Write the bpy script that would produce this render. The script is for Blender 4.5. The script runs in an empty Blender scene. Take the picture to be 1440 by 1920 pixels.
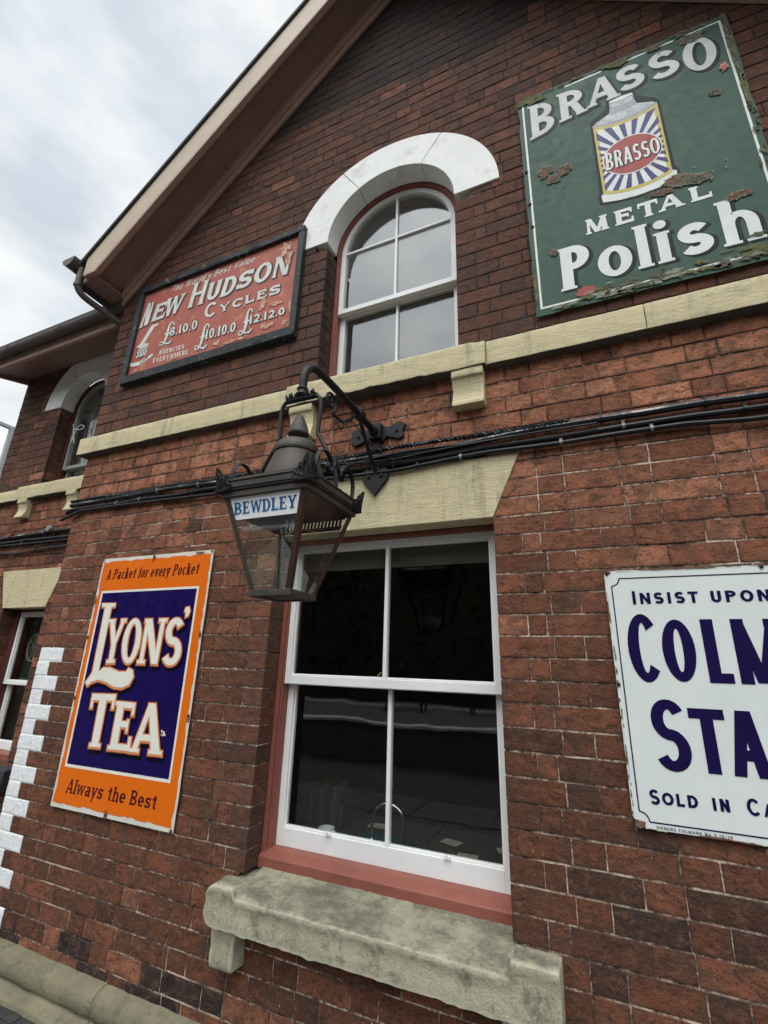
import bpy, bmesh, math, random
from mathutils import Vector, Matrix, noise

S = bpy.context.scene
C = S.collection
PI = math.pi
rnd = random.Random(7)

# ---------------------------------------------------------------- camera
CAM = Vector((0.0, -2.02, 1.6))
cf = Vector((-0.38827648, 0.86836829, 0.30850915))
cr = Vector((0.91619683, 0.3997576, 0.02787877))
cu = Vector((0.09911984, -0.29347978, 0.95081275))
cd = bpy.data.cameras.new('camera')
cam = bpy.data.objects.new('camera', cd)
C.objects.link(cam)
cam.matrix_world = Matrix(((cr.x, cu.x, -cf.x, CAM.x), (cr.y, cu.y, -cf.y, CAM.y), (cr.z, cu.z, -cf.z, CAM.z), (0, 0, 0, 1)))
cd.sensor_fit = 'HORIZONTAL'
cd.sensor_width = 36.0
cd.lens = 871.55 / 1440 * 36
cd.clip_start = 0.02
cd.clip_end = 2000
S.camera = cam
S.view_settings.view_transform = 'Standard'
S.view_settings.look = 'None'
S.view_settings.exposure = 0.12
S.view_settings.gamma = 1.0
S.cycles.max_bounces = 8
S.cycles.transparent_max_bounces = 16

# ---------------------------------------------------------------- sky and sun
SUN_EL, SUN_AZ = math.radians(60), math.radians(172)    # behind the viewer, in thin cloud
world = bpy.data.worlds.new("World")
S.world = world
world.use_nodes = True
nt = world.node_tree
nt.nodes.clear()


def wn(t, **k):
    n = nt.nodes.new(t)
    for a, b in k.items():
        setattr(n, a, b)
    return n


def wl(a, b):
    nt.links.new(a, b)


sky = wn('ShaderNodeTexSky', sky_type='NISHITA', sun_disc=False, sun_elevation=SUN_EL, sun_rotation=SUN_AZ)
tc = wn('ShaderNodeTexCoord')
mp = wn('ShaderNodeMapping')
mp.inputs['Scale'].default_value = (1.0, 1.0, 2.2)
mp.inputs['Location'].default_value = (2.7, 1.0, 0.0)
wl(tc.outputs['Generated'], mp.inputs[0])
n1 = wn('ShaderNodeTexNoise')
n1.inputs['Scale'].default_value = 2.3
n1.inputs['Detail'].default_value = 7
n1.inputs['Roughness'].default_value = 0.52
n1.inputs['Distortion'].default_value = 0.35
wl(mp.outputs[0], n1.inputs['Vector'])
r1 = wn('ShaderNodeValToRGB')                         # cloud cover: thin to thick
r1.color_ramp.elements[0].position = 0.32
r1.color_ramp.elements[0].color = (0.84, 0.84, 0.84, 1)
r1.color_ramp.elements[1].position = 0.62
r1.color_ramp.elements[1].color = (1, 1, 1, 1)
wl(n1.outputs['Fac'], r1.inputs[0])
n2 = wn('ShaderNodeTexNoise')                         # grey and white parts of the cloud
n2.inputs['Scale'].default_value = 4.2
n2.inputs['Detail'].default_value = 6
wl(mp.outputs[0], n2.inputs['Vector'])
r2 = wn('ShaderNodeValToRGB')
r2.color_ramp.elements[0].position = 0.35
r2.color_ramp.elements[0].color = (0.64, 0.715, 0.79, 1)
r2.color_ramp.elements[1].position = 0.66
r2.color_ramp.elements[1].color = (1.0, 1.0, 0.985, 1)
wl(n2.outputs['Fac'], r2.inputs[0])
# clouds glow brighter towards the veiled sun
dt = wn('ShaderNodeVectorMath', operation='DOT_PRODUCT')
nz = wn('ShaderNodeVectorMath', operation='NORMALIZE')
wl(tc.outputs['Generated'], nz.inputs[0])
wl(nz.outputs[0], dt.inputs[0])
sd = Vector((math.sin(SUN_AZ) * math.cos(SUN_EL), math.cos(SUN_AZ) * math.cos(SUN_EL), math.sin(SUN_EL)))
dt.inputs[1].default_value = sd
mr = wn('ShaderNodeMapRange')
mr.inputs['From Min'].default_value = 0.68
mr.inputs['From Max'].default_value = 1.0
mr.inputs['To Min'].default_value = 1.0
mr.inputs['To Max'].default_value = 4.8
wl(dt.outputs['Value'], mr.inputs['Value'])
cm = wn('ShaderNodeVectorMath', operation='SCALE')
wl(r2.outputs[0], cm.inputs[0])
wl(mr.outputs[0], cm.inputs['Scale'])
sm = wn('ShaderNodeVectorMath', operation='SCALE')
sm.inputs['Scale'].default_value = 0.05
wl(sky.outputs[0], sm.inputs[0])
mx = wn('ShaderNodeMix', data_type='RGBA')
wl(r1.outputs[0], mx.inputs[0])
wl(sm.outputs[0], mx.inputs[6])
wl(cm.outputs[0], mx.inputs[7])
bg = wn('ShaderNodeBackground')
bg.inputs['Strength'].default_value = 1.0
wl(mx.outputs[2], bg.inputs['Color'])
wo = wn('ShaderNodeOutputWorld')
wl(bg.outputs[0], wo.inputs['Surface'])

ld = bpy.data.lights.new('sun', 'SUN')
ld.energy = 0.7
ld.angle = math.radians(18)
ld.color = (1.0, 0.96, 0.9)
lo = bpy.data.objects.new('sun', ld)
C.objects.link(lo)
lo.rotation_euler = (-sd).to_track_quat('-Z', 'Y').to_euler()

# ---------------------------------------------------------------- materials
MATS = {}


def srgb(r, g, b):
    f = lambda v: (v / 255 / 12.92) if v / 255 <= 0.04045 else ((v / 255 + 0.055) / 1.055) ** 2.4
    return (f(r), f(g), f(b), 1)


class NT:
    def __init__(s, name):
        s.m = bpy.data.materials.new(name)
        s.m.use_nodes = True
        s.t = s.m.node_tree
        s.b = s.t.nodes['Principled BSDF']
        s.o = s.t.nodes['Material Output']
        s.tc = s.n('ShaderNodeTexCoord')

    def n(s, t, **k):
        q = s.t.nodes.new(t)
        for a, b in k.items():
            setattr(q, a, b)
        return q

    def l(s, a, b):
        s.t.links.new(a, b)

    def noise(s, scale, detail=5, rough=0.6, stretch=None, dist=0.0):
        q = s.n('ShaderNodeTexNoise')
        q.inputs['Scale'].default_value = scale
        q.inputs['Detail'].default_value = detail
        q.inputs['Roughness'].default_value = rough
        q.inputs['Distortion'].default_value = dist
        v = s.tc.outputs['Object']
        if stretch:
            m = s.n('ShaderNodeMapping')
            m.inputs['Scale'].default_value = stretch
            s.l(v, m.inputs[0])
            v = m.outputs[0]
        s.l(v, q.inputs['Vector'])
        return q.outputs['Fac']

    def ramp(s, fac, stops):
        q = s.n('ShaderNodeValToRGB')
        e = q.color_ramp.elements
        while len(e) < len(stops):
            e.new(0.5)
        for a, (p, c) in zip(e, stops):
            a.position = p
            a.color = c if isinstance(c, tuple) else (c, c, c, 1)
        s.l(fac, q.inputs[0])
        return q.outputs[0]

    def mix(s, fac, a, b, mode='MIX'):
        q = s.n('ShaderNodeMix', data_type='RGBA', blend_type=mode)
        for sock, v in ((q.inputs[0], fac), (q.inputs[6], a), (q.inputs[7], b)):
            if isinstance(v, (int, float)):
                sock.default_value = v
            elif isinstance(v, tuple):
                sock.default_value = v
            else:
                s.l(v, sock)
        return q.outputs[2]

    def math(s, op, a, b=None):
        q = s.n('ShaderNodeMath', operation=op)
        for i, v in enumerate((a, b)):
            if v is None:
                continue
            if isinstance(v, (int, float)):
                q.inputs[i].default_value = v
            else:
                s.l(v, q.inputs[i])
        return q.outputs[0]

    def bump(s, h, strength, dist=0.01):
        q = s.n('ShaderNodeBump')
        q.inputs['Strength'].default_value = strength
        q.inputs['Distance'].default_value = dist
        s.l(h, q.inputs['Height'])
        s.l(q.outputs[0], s.b.inputs['Normal'])

    def done(s, col, rough=0.7, metal=0.0, spec=0.5):
        if isinstance(col, tuple):
            s.b.inputs['Base Color'].default_value = col
        else:
            s.l(col, s.b.inputs['Base Color'])
        if isinstance(rough, (int, float)):
            s.b.inputs['Roughness'].default_value = rough
        else:
            s.l(rough, s.b.inputs['Roughness'])
        s.b.inputs['Metallic'].default_value = metal
        s.b.inputs['Specular IOR Level'].default_value = spec
        return s.m


def simple(key, c1, c2=None, scale=12, rough=0.6, bump=0.0, bscale=60, metal=0.0, dirt=None, dscale=5, dlo=0.55, dhi=0.7, spec=0.25, bd=0.004, stretch=None):
    if key in MATS:
        return MATS[key]
    t = NT(key)
    col = c1
    if c2:
        col = t.mix(t.ramp(t.noise(scale, stretch=stretch), [(0.35, 0.0), (0.65, 1.0)]), c1, c2)
    if dirt:
        col = t.mix(t.ramp(t.noise(dscale, 9, 0.7), [(dlo, 0.0), (dhi, 1.0)]), col, dirt)
    if bump:
        t.bump(t.noise(bscale, 6), bump, bd)
    MATS[key] = t.done(col, rough, metal, spec)
    return MATS[key]


def brick_mat():
    t = NT('weathered brick')
    at = t.n('ShaderNodeAttribute', attribute_name='tint')
    sp = t.n('ShaderNodeSeparateColor')
    t.l(at.outputs['Color'], sp.inputs[0])
    base = t.ramp(sp.outputs[0], [(0.0, (0.020, 0.017, 0.019, 1)), (0.10, (0.040, 0.026, 0.024, 1)), (0.25, (0.086, 0.038, 0.026, 1)), (0.45, (0.152, 0.056, 0.030, 1)),
                                  (0.70, (0.265, 0.098, 0.054, 1)), (1.0, (0.50, 0.215, 0.122, 1))])
    # fired patches, mottling, pits and pale flecks inside each brick
    n1 = t.noise(10, 9, 0.70, dist=0.6)
    base = t.mix(t.ramp(n1, [(0.44, 0.0), (0.60, 0.62)]), base, (0.078, 0.052, 0.037, 1))
    n2 = t.noise(22, 9, 0.75, (1, 1, 1.5), 0.4)
    base = t.mix(t.ramp(n2, [(0.50, 0.0), (0.66, 0.45)]), base, (0.33, 0.150, 0.095, 1))
    n4 = t.noise(19, 10, 0.82, (0.7, 1, 1.6), 0.9)
    base = t.mix(t.ramp(n4, [(0.51, 0.0), (0.60, 0.75)]), base, (0.044, 0.028, 0.020, 1))
    n3 = t.noise(105, 5, 0.75)
    base = t.mix(t.ramp(n3, [(0.56, 0.0), (0.63, 0.85)]), base, (0.018, 0.011, 0.010, 1))
    n5 = t.noise(75, 3, 0.6, (1, 1, 0.35))
    base = t.mix(t.ramp(n5, [(0.71, 0.0), (0.75, 0.7)]), base, (0.52, 0.42, 0.35, 1))
    soot = t.math('MULTIPLY', t.ramp(t.noise(5, 8, 0.65), [(0.30, 0.25), (0.75, 1.0)]), sp.outputs[1])  # this channel also carries the shade painted on brick edges
    base = t.mix(soot, base, (0.080, 0.057, 0.050, 1))
    heavy = t.math('MULTIPLY', t.ramp(sp.outputs[1], [(0.80, 0.0), (1.0, 0.85)]), t.ramp(t.noise(4, 8, 0.7), [(0.25, 0.35), (0.6, 1.0)]))
    base = t.mix(heavy, base, (0.030, 0.025, 0.024, 1))
    bl = t.ramp(t.noise(14, 10, 0.8, (1, 1, 0.5)), [(0.70, 0.0), (0.80, 0.35)])
    base = t.mix(bl, base, (0.33, 0.27, 0.22, 1))
    white = t.mix(t.ramp(t.noise(18, 9, 0.75), [(0.45, 0.0), (0.70, 0.55)]), (0.80, 0.81, 0.81, 1), (0.50, 0.49, 0.46, 1))
    white = t.mix(t.ramp(t.noise(26, 9, 0.8), [(0.64, 0.0), (0.68, 0.8)]), white, (0.20, 0.12, 0.09, 1))
    col = t.mix(sp.outputs[2], base, white)
    h = t.math('ADD', t.math('MULTIPLY', t.noise(38, 8, 0.7), 1.0), t.math('MULTIPLY', t.noise(160, 5, 0.7), 0.45))
    t.bump(h, 1.0, 0.008)
    return t.done(col, t.ramp(n1, [(0.3, 0.75), (0.7, 0.95)]), 0, 0.10)


def mortar_mat():
    t = NT('old mortar')
    at = t.n('ShaderNodeAttribute', attribute_name='tint')
    sp = t.n('ShaderNodeSeparateColor')
    t.l(at.outputs['Color'], sp.inputs[0])
    lightness = t.math('ADD', t.math('ADD', t.noise(3.0, 6, 0.7), t.math('MULTIPLY', t.math('SUBTRACT', t.noise(32, 6, 0.8), 0.5), 0.9)), sp.outputs[0])
    col = t.ramp(lightness, [(0.46, (0.030, 0.022, 0.019, 1)), (0.58, (0.16, 0.105, 0.075, 1)), (0.72, (0.60, 0.47, 0.36, 1))])
    col = t.mix(sp.outputs[2], col, (0.78, 0.79, 0.80, 1))
    t.bump(t.noise(120, 6), 0.6, 0.004)
    return t.done(col, 0.9, 0, 0.2)


def stone_paint():
    t = NT('cream painted stone')
    col = t.mix(t.ramp(t.noise(3.5, 8, 0.7), [(0.3, 0.0), (0.7, 1.0)]), (0.61, 0.53, 0.325, 1), (0.51, 0.44, 0.265, 1))
    streak = t.ramp(t.noise(11, 9, 0.78, (1, 1, 0.14)), [(0.52, 0.0), (0.70, 0.62)])
    col = t.mix(streak, col, (0.17, 0.15, 0.11, 1))
    grime = t.ramp(t.noise(4.5, 10, 0.8, (0.8, 1, 1.3)), [(0.56, 0.0), (0.70, 0.65)])
    col = t.mix(grime, col, (0.20, 0.185, 0.14, 1))
    spots = t.ramp(t.noise(30, 6, 0.8), [(0.66, 0.0), (0.74, 0.8)])
    col = t.mix(spots, col, (0.24, 0.21, 0.14, 1))
    t.bump(t.math('ADD', t.noise(16, 9, 0.75, (0.5, 1, 1.6)), t.math('MULTIPLY', t.noise(90, 5, 0.7, (0.4, 1, 1.5)), 0.45)), 0.8, 0.010)
    return t.done(col, 0.75, 0, 0.25)


def sill_mat():
    t = NT('bare weathered sandstone')
    col = t.mix(t.ramp(t.noise(5, 9, 0.75), [(0.3, 0.0), (0.7, 1.0)]), (0.45, 0.42, 0.295, 1), (0.31, 0.29, 0.205, 1))
    col = t.mix(t.ramp(t.noise(12, 9, 0.82), [(0.50, 0.0), (0.62, 0.78)]), col, (0.13, 0.12, 0.09, 1))
    col = t.mix(t.ramp(t.noise(26, 9, 0.8, (1.4, 1, 0.35)), [(0.55, 0.0), (0.66, 0.6)]), col, (0.12, 0.115, 0.08, 1))
    col = t.mix(t.ramp(t.noise(60, 5, 0.8), [(0.6, 0.0), (0.72, 0.7)]), col, (0.48, 0.46, 0.36, 1))
    ge = t.n('ShaderNodeNewGeometry')                       # algae and soot on upward faces
    sx_ = t.n('ShaderNodeSeparateXYZ')
    t.l(ge.outputs['True Normal'], sx_.inputs[0])
    up = t.math('MULTIPLY', t.ramp(sx_.outputs[2], [(0.55, 0.0), (0.9, 1.0)]), t.ramp(t.noise(7, 9, 0.75, (0.6, 1, 1)), [(0.42, 0.15), (0.58, 0.95)]))
    col = t.mix(up, col, (0.135, 0.128, 0.098, 1))
    ed = t.ramp(t.math('ADD', ge.outputs['Pointiness'], t.math('MULTIPLY', t.math('SUBTRACT', t.noise(40, 6, 0.8), 0.5), 0.10)), [(0.515, 0.0), (0.56, 0.75)])
    col = t.mix(ed, col, (0.58, 0.55, 0.41, 1))              # rubbed edges
    t.bump(t.math('ADD', t.noise(20, 10, 0.8), t.math('MULTIPLY', t.noise(75, 5, 0.7), 0.6)), 0.8, 0.012)
    return t.done(col, 0.92, 0, 0.15)


def plinth_mat():
    t = NT('mossy plinth stone')
    col = t.mix(t.ramp(t.noise(5, 9, 0.75), [(0.3, 0.0), (0.7, 1.0)]), (0.23, 0.205, 0.135, 1), (0.13, 0.12, 0.08, 1))
    col = t.mix(t.ramp(t.noise(16, 8, 0.8), [(0.5, 0.0), (0.7, 0.8)]), col, (0.06, 0.06, 0.035, 1))
    t.bump(t.math('ADD', t.noise(11, 9, 0.75), t.math('MULTIPLY', t.noise(75, 5, 0.7), 0.4)), 0.8, 0.012)
    return t.done(col, 0.92, 0, 0.2)


def enamel(key, c1, c2, rust=(0.08, 0.035, 0.02, 1), amount=0.72, rough=0.22, scale=6, spec=0.14):
    if key in MATS:
        return MATS[key]
    t = NT(key)
    col = t.mix(t.ramp(t.noise(scale, 8, 0.7), [(0.35, 0.0), (0.7, 1.0)]), c1, c2)
    sc = t.ramp(t.noise(60, 4, 0.75, (1, 1, 0.3)), [(0.70, 0.0), (0.76, 0.4)])
    col = t.mix(sc, col, (0.45, 0.44, 0.4, 1))
    f = t.ramp(t.noise(9, 10, 0.8), [(amount, 0.0), (amount + 0.03, 1.0)])
    col = t.mix(f, col, rust)
    ro = t.math('ADD', t.ramp(t.noise(20, 8), [(0.3, rough), (0.8, rough + 0.25)]), t.math('MULTIPLY', f, 0.5))
    t.bump(t.math('ADD', t.noise(5, 4), t.math('MULTIPLY', f, -0.3)), 0.12, 0.01)
    MATS[key] = t.done(col, ro, 0, spec)
    return MATS[key]


def glass_mat(name, ior, dust=0.0):
    t = NT(name)
    fr = t.n('ShaderNodeFresnel')
    ge = t.n('ShaderNodeNewGeometry')                       # thin glass: same reflectance from both sides
    io = t.n('ShaderNodeMix', data_type='FLOAT')
    io.inputs[2].default_value = ior
    io.inputs[3].default_value = 1 / ior
    t.l(ge.outputs['Backfacing'], io.inputs[0])
    t.l(io.outputs[0], fr.inputs['IOR'])
    tr = t.n('ShaderNodeBsdfTransparent')
    tr.inputs[0].default_value = (0.93, 0.95, 0.94, 1)
    gl = t.n('ShaderNodeBsdfGlossy')
    gl.inputs['Roughness'].default_value = 0.015
    bp = t.n('ShaderNodeBump')
    bp.inputs['Strength'].default_value = 0.05
    bp.inputs['Distance'].default_value = 0.02
    t.l(t.noise(3.0, 2), bp.inputs['Height'])
    t.l(bp.outputs[0], gl.inputs['Normal'])
    ms = t.n('ShaderNodeMixShader')
    t.l(fr.outputs[0], ms.inputs[0])
    t.l(tr.outputs[0], ms.inputs[1])
    t.l(gl.outputs[0], ms.inputs[2])
    if dust:
        df = t.n('ShaderNodeBsdfDiffuse')
        df.inputs[0].default_value = (0.55, 0.53, 0.48, 1)
        m2 = t.n('ShaderNodeMixShader')
        t.l(t.ramp(t.noise(9, 8, 0.75), [(0.35, dust * 0.3), (0.75, dust)]), m2.inputs[0])
        t.l(ms.outputs[0], m2.inputs[1])
        t.l(df.outputs[0], m2.inputs[2])
        t.l(m2.outputs[0], t.o.inputs['Surface'])
    else:
        t.l(ms.outputs[0], t.o.inputs['Surface'])
    return t.m


BRICK, MORTAR, CREAM, SILL, PLINTH, GLASS = brick_mat(), mortar_mat(), stone_paint(), sill_mat(), plinth_mat(), glass_mat('window glass', 1.58)
OLDGLASS = glass_mat('bright old crown glass', 1.78, 0.05)
DUSTY = glass_mat('dusty lantern glass', 1.5, 0.02)
UNDER = simple('shaded underside stone', (0.075, 0.062, 0.050, 1), (0.12, 0.10, 0.08, 1), 9, 0.95, 0.5, 40)  # shade under ledges and string courses, put into the colour
ARCHP = simple('white painted stone', (0.80, 0.80, 0.765, 1), (0.74, 0.74, 0.70, 1), 4, 0.6, 0.4, 24, dirt=(0.52, 0.51, 0.46, 1), dscale=7, dlo=0.54, dhi=0.74)
RED = simple('dull red gloss paint', (0.265, 0.090, 0.066, 1), (0.22, 0.074, 0.054, 1), 8, 0.42, 0.12, 50)
WHITE = simple('white gloss paint', (0.79, 0.79, 0.77, 1), (0.73, 0.73, 0.71, 1), 6, 0.38, 0.1, 30, dirt=(0.42, 0.40, 0.36, 1), dscale=22, dlo=0.70, dhi=0.8)
MAROON = simple('dark maroon paint', (0.11, 0.032, 0.030, 1), (0.08, 0.025, 0.024, 1), 8, 0.45, 0.1, 50)
BARGE = simple('stone coloured gloss paint', (0.50, 0.405, 0.30, 1), (0.43, 0.345, 0.25, 1), 3, 0.5, 0.15, 30, dirt=(0.20, 0.16, 0.12, 1), dscale=8, dlo=0.66, dhi=0.8)
SOFFIT = simple('chocolate brown paint', (0.28, 0.168, 0.150, 1), (0.24, 0.145, 0.128, 1), 5, 0.5, 0.12, 40)
FILLET = simple('mid brown paint', (0.42, 0.27, 0.215, 1), (0.36, 0.23, 0.18, 1), 5, 0.5, 0.12, 40)
SLATE = simple('dark roof slate', (0.035, 0.035, 0.04, 1), (0.055, 0.055, 0.058, 1), 9, 0.7, 0.4, 30)
GUTTER = simple('grey brown iron paint', (0.115, 0.090, 0.084, 1), (0.085, 0.068, 0.066, 1), 10, 0.45, 0.15, 60)
BLACKIRON = simple('black iron paint', (0.010, 0.010, 0.012, 1), (0.018, 0.017, 0.018, 1), 20, 0.5, spec=0.25, bump=0.3, bscale=90, dirt=(0.05, 0.05, 0.045, 1), dscale=30, dlo=0.66, dhi=0.8)
CABLE = simple('black cable sheath', (0.008, 0.008, 0.010, 1), (0.015, 0.015, 0.017, 1), 20, 0.42, 0.1, 80, spec=0.25, dirt=(0.13, 0.13, 0.13, 1), dscale=18, dlo=0.68, dhi=0.75)
CLIP = simple('galvanised clip', (0.10, 0.10, 0.10, 1), (0.25, 0.25, 0.25, 1), 15, 0.5, metal=0.3)
COPPER = simple('tarnished copper', (0.042, 0.037, 0.032, 1), (0.070, 0.056, 0.045, 1), 14, 0.55, 0.25, 60, metal=0.15, spec=0.3, dirt=(0.07, 0.085, 0.07, 1), dscale=9, dlo=0.55, dhi=0.75)
COPPERIN = simple('bare brown copper', (0.085, 0.042, 0.030, 1), (0.055, 0.030, 0.024, 1), 10, 0.5, 0.1, 60, metal=0.3)
OAK = simple('black weathered frame wood', (0.018, 0.021, 0.024, 1), (0.032, 0.036, 0.04, 1), 14, 0.6, 0.6, 40, dirt=(0.30, 0.29, 0.28, 1), dscale=26, dlo=0.60, dhi=0.66, stretch=(1, 1, 0.25))
DARKROOM = simple('dark room plaster', (0.10, 0.085, 0.07, 1), (0.07, 0.06, 0.05, 1), 3, 0.9)
CHROME = simple('chrome', (0.8, 0.8, 0.82, 1), rough=0.08, metal=1.0)
CHINA = simple('white china', (0.75, 0.75, 0.73, 1), rough=0.2)


# ---------------------------------------------------------------- mesh builder
def worldloc(o):
    v = Vector((0, 0, 0))
    while o:
        v += o.location
        o = o.parent
    return v


class Paint:
    pass


class M:
    def __init__(s):
        s.v, s.f, s.mi, s.c = [], [], [], []
        s.col = (0.5, 0, 0, 1)

    def add(s, vs, fs, mi=0):
        b = len(s.v)
        s.v += [tuple(p) for p in vs]
        s.c += [s.col] * len(vs)
        for f in fs:
            s.f.append(tuple(b + i for i in f))
            s.mi.append(mi)

    def box(s, x0, x1, y0, y1, z0, z1, mi=0):
        s.add([(x0, y0, z0), (x1, y0, z0), (x1, y1, z0), (x0, y1, z0), (x0, y0, z1), (x1, y0, z1), (x1, y1, z1), (x0, y1, z1)],
              [(3, 2, 1, 0), (4, 5, 6, 7), (0, 1, 5, 4), (1, 2, 6, 5), (2, 3, 7, 6), (3, 0, 4, 7)], mi)

    def prism(s, pts, y0, y1, mi=0):
        """outline in the x-z plane pushed from y0 (front) to y1"""
        n = len(pts)
        a = sum(pts[i][0] * pts[(i + 1) % n][1] - pts[(i + 1) % n][0] * pts[i][1] for i in range(n))
        if a < 0:
            pts = pts[::-1]
        vs = [(x, y0, z) for x, z in pts] + [(x, y1, z) for x, z in pts]
        fs = [tuple(range(n)), tuple(range(2 * n - 1, n - 1, -1))]
        fs += [(i, i + n, (i + 1) % n + n, (i + 1) % n) for i in range(n)]
        s.add(vs, fs, mi)

    def prism_x(s, pts, x0, x1, mi=0):
        """outline in the y-z plane pushed from x0 to x1"""
        n = len(pts)
        a = sum(pts[i][0] * pts[(i + 1) % n][1] - pts[(i + 1) % n][0] * pts[i][1] for i in range(n))
        if a < 0:
            pts = pts[::-1]
        vs = [(x1, y, z) for y, z in pts] + [(x0, y, z) for y, z in pts]
        fs = [tuple(range(n)), tuple(range(2 * n - 1, n - 1, -1))]
        fs += [(i, i + n, (i + 1) % n + n, (i + 1) % n) for i in range(n)]
        s.add(vs, fs, mi)

    def ring(s, cx, cz, r1, r2, a0, a1, y0, y1, n=40, mi=0, rx1=None, rz1=None):
        """arch piece: r1 outer, r2 inner, degrees"""
        rx1, rz1 = rx1 or r1, rz1 or r1
        vs, fs = [], []
        for i in range(n + 1):
            a = math.radians(a0 + (a1 - a0) * i / n)
            c, d = math.cos(a), math.sin(a)
            vs += [(cx + rx1 * c, y0, cz + rz1 * d), (cx + r2 * c, y0, cz + r2 * d), (cx + r2 * c, y1, cz + r2 * d), (cx + rx1 * c, y1, cz + rz1 * d)]
        for i in range(n):
            b = 4 * i
            for k in range(4):
                fs.append((b + k, b + (k + 1) % 4, b + 4 + (k + 1) % 4, b + 4 + k))
        fs += [(3, 2, 1, 0), (4 * n, 4 * n + 1, 4 * n + 2, 4 * n + 3)]
        s.add(vs, fs, mi)

    def tube(s, path, r, n=10, mi=0, cap=True, flat=None):
        P = [Vector(p) for p in path]
        rr = r if isinstance(r, (list, tuple)) else [r] * len(P)
        vs, fs = [], []
        up = None
        for i, p in enumerate(P):
            t = (P[min(i + 1, len(P) - 1)] - P[max(i - 1, 0)]).normalized()
            if up is None:
                up = Vector((0, 0, 1)) if abs(t.z) < 0.9 else Vector((0, 1, 0))
            a = t.cross(up)
            if a.length < 1e-5:
                a = t.cross(Vector((1, 0, 0)))
            a.normalize()
            b = a.cross(t).normalized()
            up = b
            for k in range(n):
                g = 2 * PI * k / n + (PI / 4 if n == 4 else 0)
                fa, fb = (1, 1) if not flat else flat
                vs.append(p + a * (math.cos(g) * rr[i] * fa) + b * (math.sin(g) * rr[i] * fb))
        for i in range(len(P) - 1):
            for k in range(n):
                fs.append((i * n + k, i * n + (k + 1) % n, (i + 1) * n + (k + 1) % n, (i + 1) * n + k))
        if cap:
            fs += [tuple(range(n - 1, -1, -1)), tuple(range((len(P) - 1) * n, len(P) * n))]
        s.add(vs, fs, mi)

    def lathe(s, prof, cx, cy, n=24, mi=0):
        vs, fs = [], []
        for r, z in prof:
            for k in range(n):
                a = 2 * PI * k / n
                vs.append((cx + r * math.cos(a), cy + r * math.sin(a), z))
        m = len(prof)
        for i in range(m - 1):
            for k in range(n):
                fs.append((i * n + k, i * n + (k + 1) % n, (i + 1) * n + (k + 1) % n, (i + 1) * n + k))
        fs += [tuple(range(n - 1, -1, -1)), tuple(range((m - 1) * n, m * n))]
        s.add(vs, fs, mi)

    def loft(s, rings, mi=0, caps=True, closed=True):
        n = len(rings[0])
        vs = [p for r in rings for p in r]
        fs = []
        for i in range(len(rings) - 1):
            for k in range(n if closed else n - 1):
                fs.append((i * n + k, i * n + (k + 1) % n, (i + 1) * n + (k + 1) % n, (i + 1) * n + k))
        if caps:
            fs += [tuple(range(n - 1, -1, -1)), tuple(range((len(rings) - 1) * n, len(rings) * n))]
        s.add(vs, fs, mi)

    def worn(s, prof, x0, x1, step=0.03, amp=0.003, wear=0.004, seed=0, mi=0, fn=None):
        """a stone block: y-z outline run along x, edges worn, surface uneven"""
        P = []
        n = len(prof)
        for i in range(n):                                  # resample the outline
            a, b = Vector(prof[i]), Vector(prof[(i + 1) % n])
            L = (b - a).length
            k = max(1, int(L / step))
            c = min(wear / max(L, 1e-4), 0.3)
            ts = [c] + [c + (1 - 2 * c) * j / k for j in range(1, k)] + [1 - c]
            P += [a.lerp(b, t) for t in ts]
        k = max(2, int((x1 - x0) / step))
        xs = [x0 + (x1 - x0) * i / k for i in range(k + 1)]
        xs = [x0, x0 + wear] + xs[1:-1] + [x1 - wear, x1]
        cy = sum(p.x for p in P) / len(P)
        cz = sum(p.y for p in P) / len(P)
        rings = []
        for j, x in enumerate(xs):
            q = []
            for p in P:
                y, z = p.x, p.y
                if j in (0, len(xs) - 1):
                    d = Vector((cy - y, cz - z)).normalized() * wear
                    y, z = y + d.x, z + d.y
                w = noise.noise_vector(Vector((x * 9 + seed, y * 9, z * 9))) + noise.noise_vector(Vector((x * 31 + seed, y * 31, z * 31))) * 0.5
                v = Vector((x, y, z)) + w * amp
                if fn:
                    v = fn(v)
                q.append(v)
            rings.append(q)
        s.loft(rings, mi)

    def build(s, name, mats, parent=None, smooth=False, bevel=0.0, kind=None, tint=False, seg=2, under=None):
        me = bpy.data.meshes.new(name)
        off = worldloc(parent) if parent else Vector((0, 0, 0))
        me.from_pydata([(p[0] - off.x, p[1] - off.y, p[2] - off.z) for p in s.v], [], s.f)
        if not isinstance(mats, (list, tuple)):
            mats = [mats]
        for m in mats:
            me.materials.append(m)
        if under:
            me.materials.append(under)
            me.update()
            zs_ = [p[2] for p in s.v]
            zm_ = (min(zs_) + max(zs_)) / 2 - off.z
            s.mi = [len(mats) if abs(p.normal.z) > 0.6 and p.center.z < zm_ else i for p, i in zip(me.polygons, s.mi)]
        me.polygons.foreach_set('material_index', s.mi)
        if smooth:
            me.polygons.foreach_set('use_smooth', [True] * len(s.f))
        if tint:
            at = me.color_attributes.new('tint', 'FLOAT_COLOR', 'POINT')
            at.data.foreach_set('color', [k for c in s.c for k in c])
        if not tint and not isinstance(s, Paint):            # all faces outward
            b_ = bmesh.new()
            b_.from_mesh(me)
            bmesh.ops.recalc_face_normals(b_, faces=b_.faces)
            b_.to_mesh(me)
            b_.free()
        me.update()
        o = bpy.data.objects.new(name, me)
        C.objects.link(o)
        if parent:
            o.parent = parent
        if bevel:
            b = o.modifiers.new('bevel', 'BEVEL')
            b.width = bevel
            b.segments = seg
            b.limit_method = 'ANGLE'
            b.angle_limit = math.radians(40)
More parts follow.
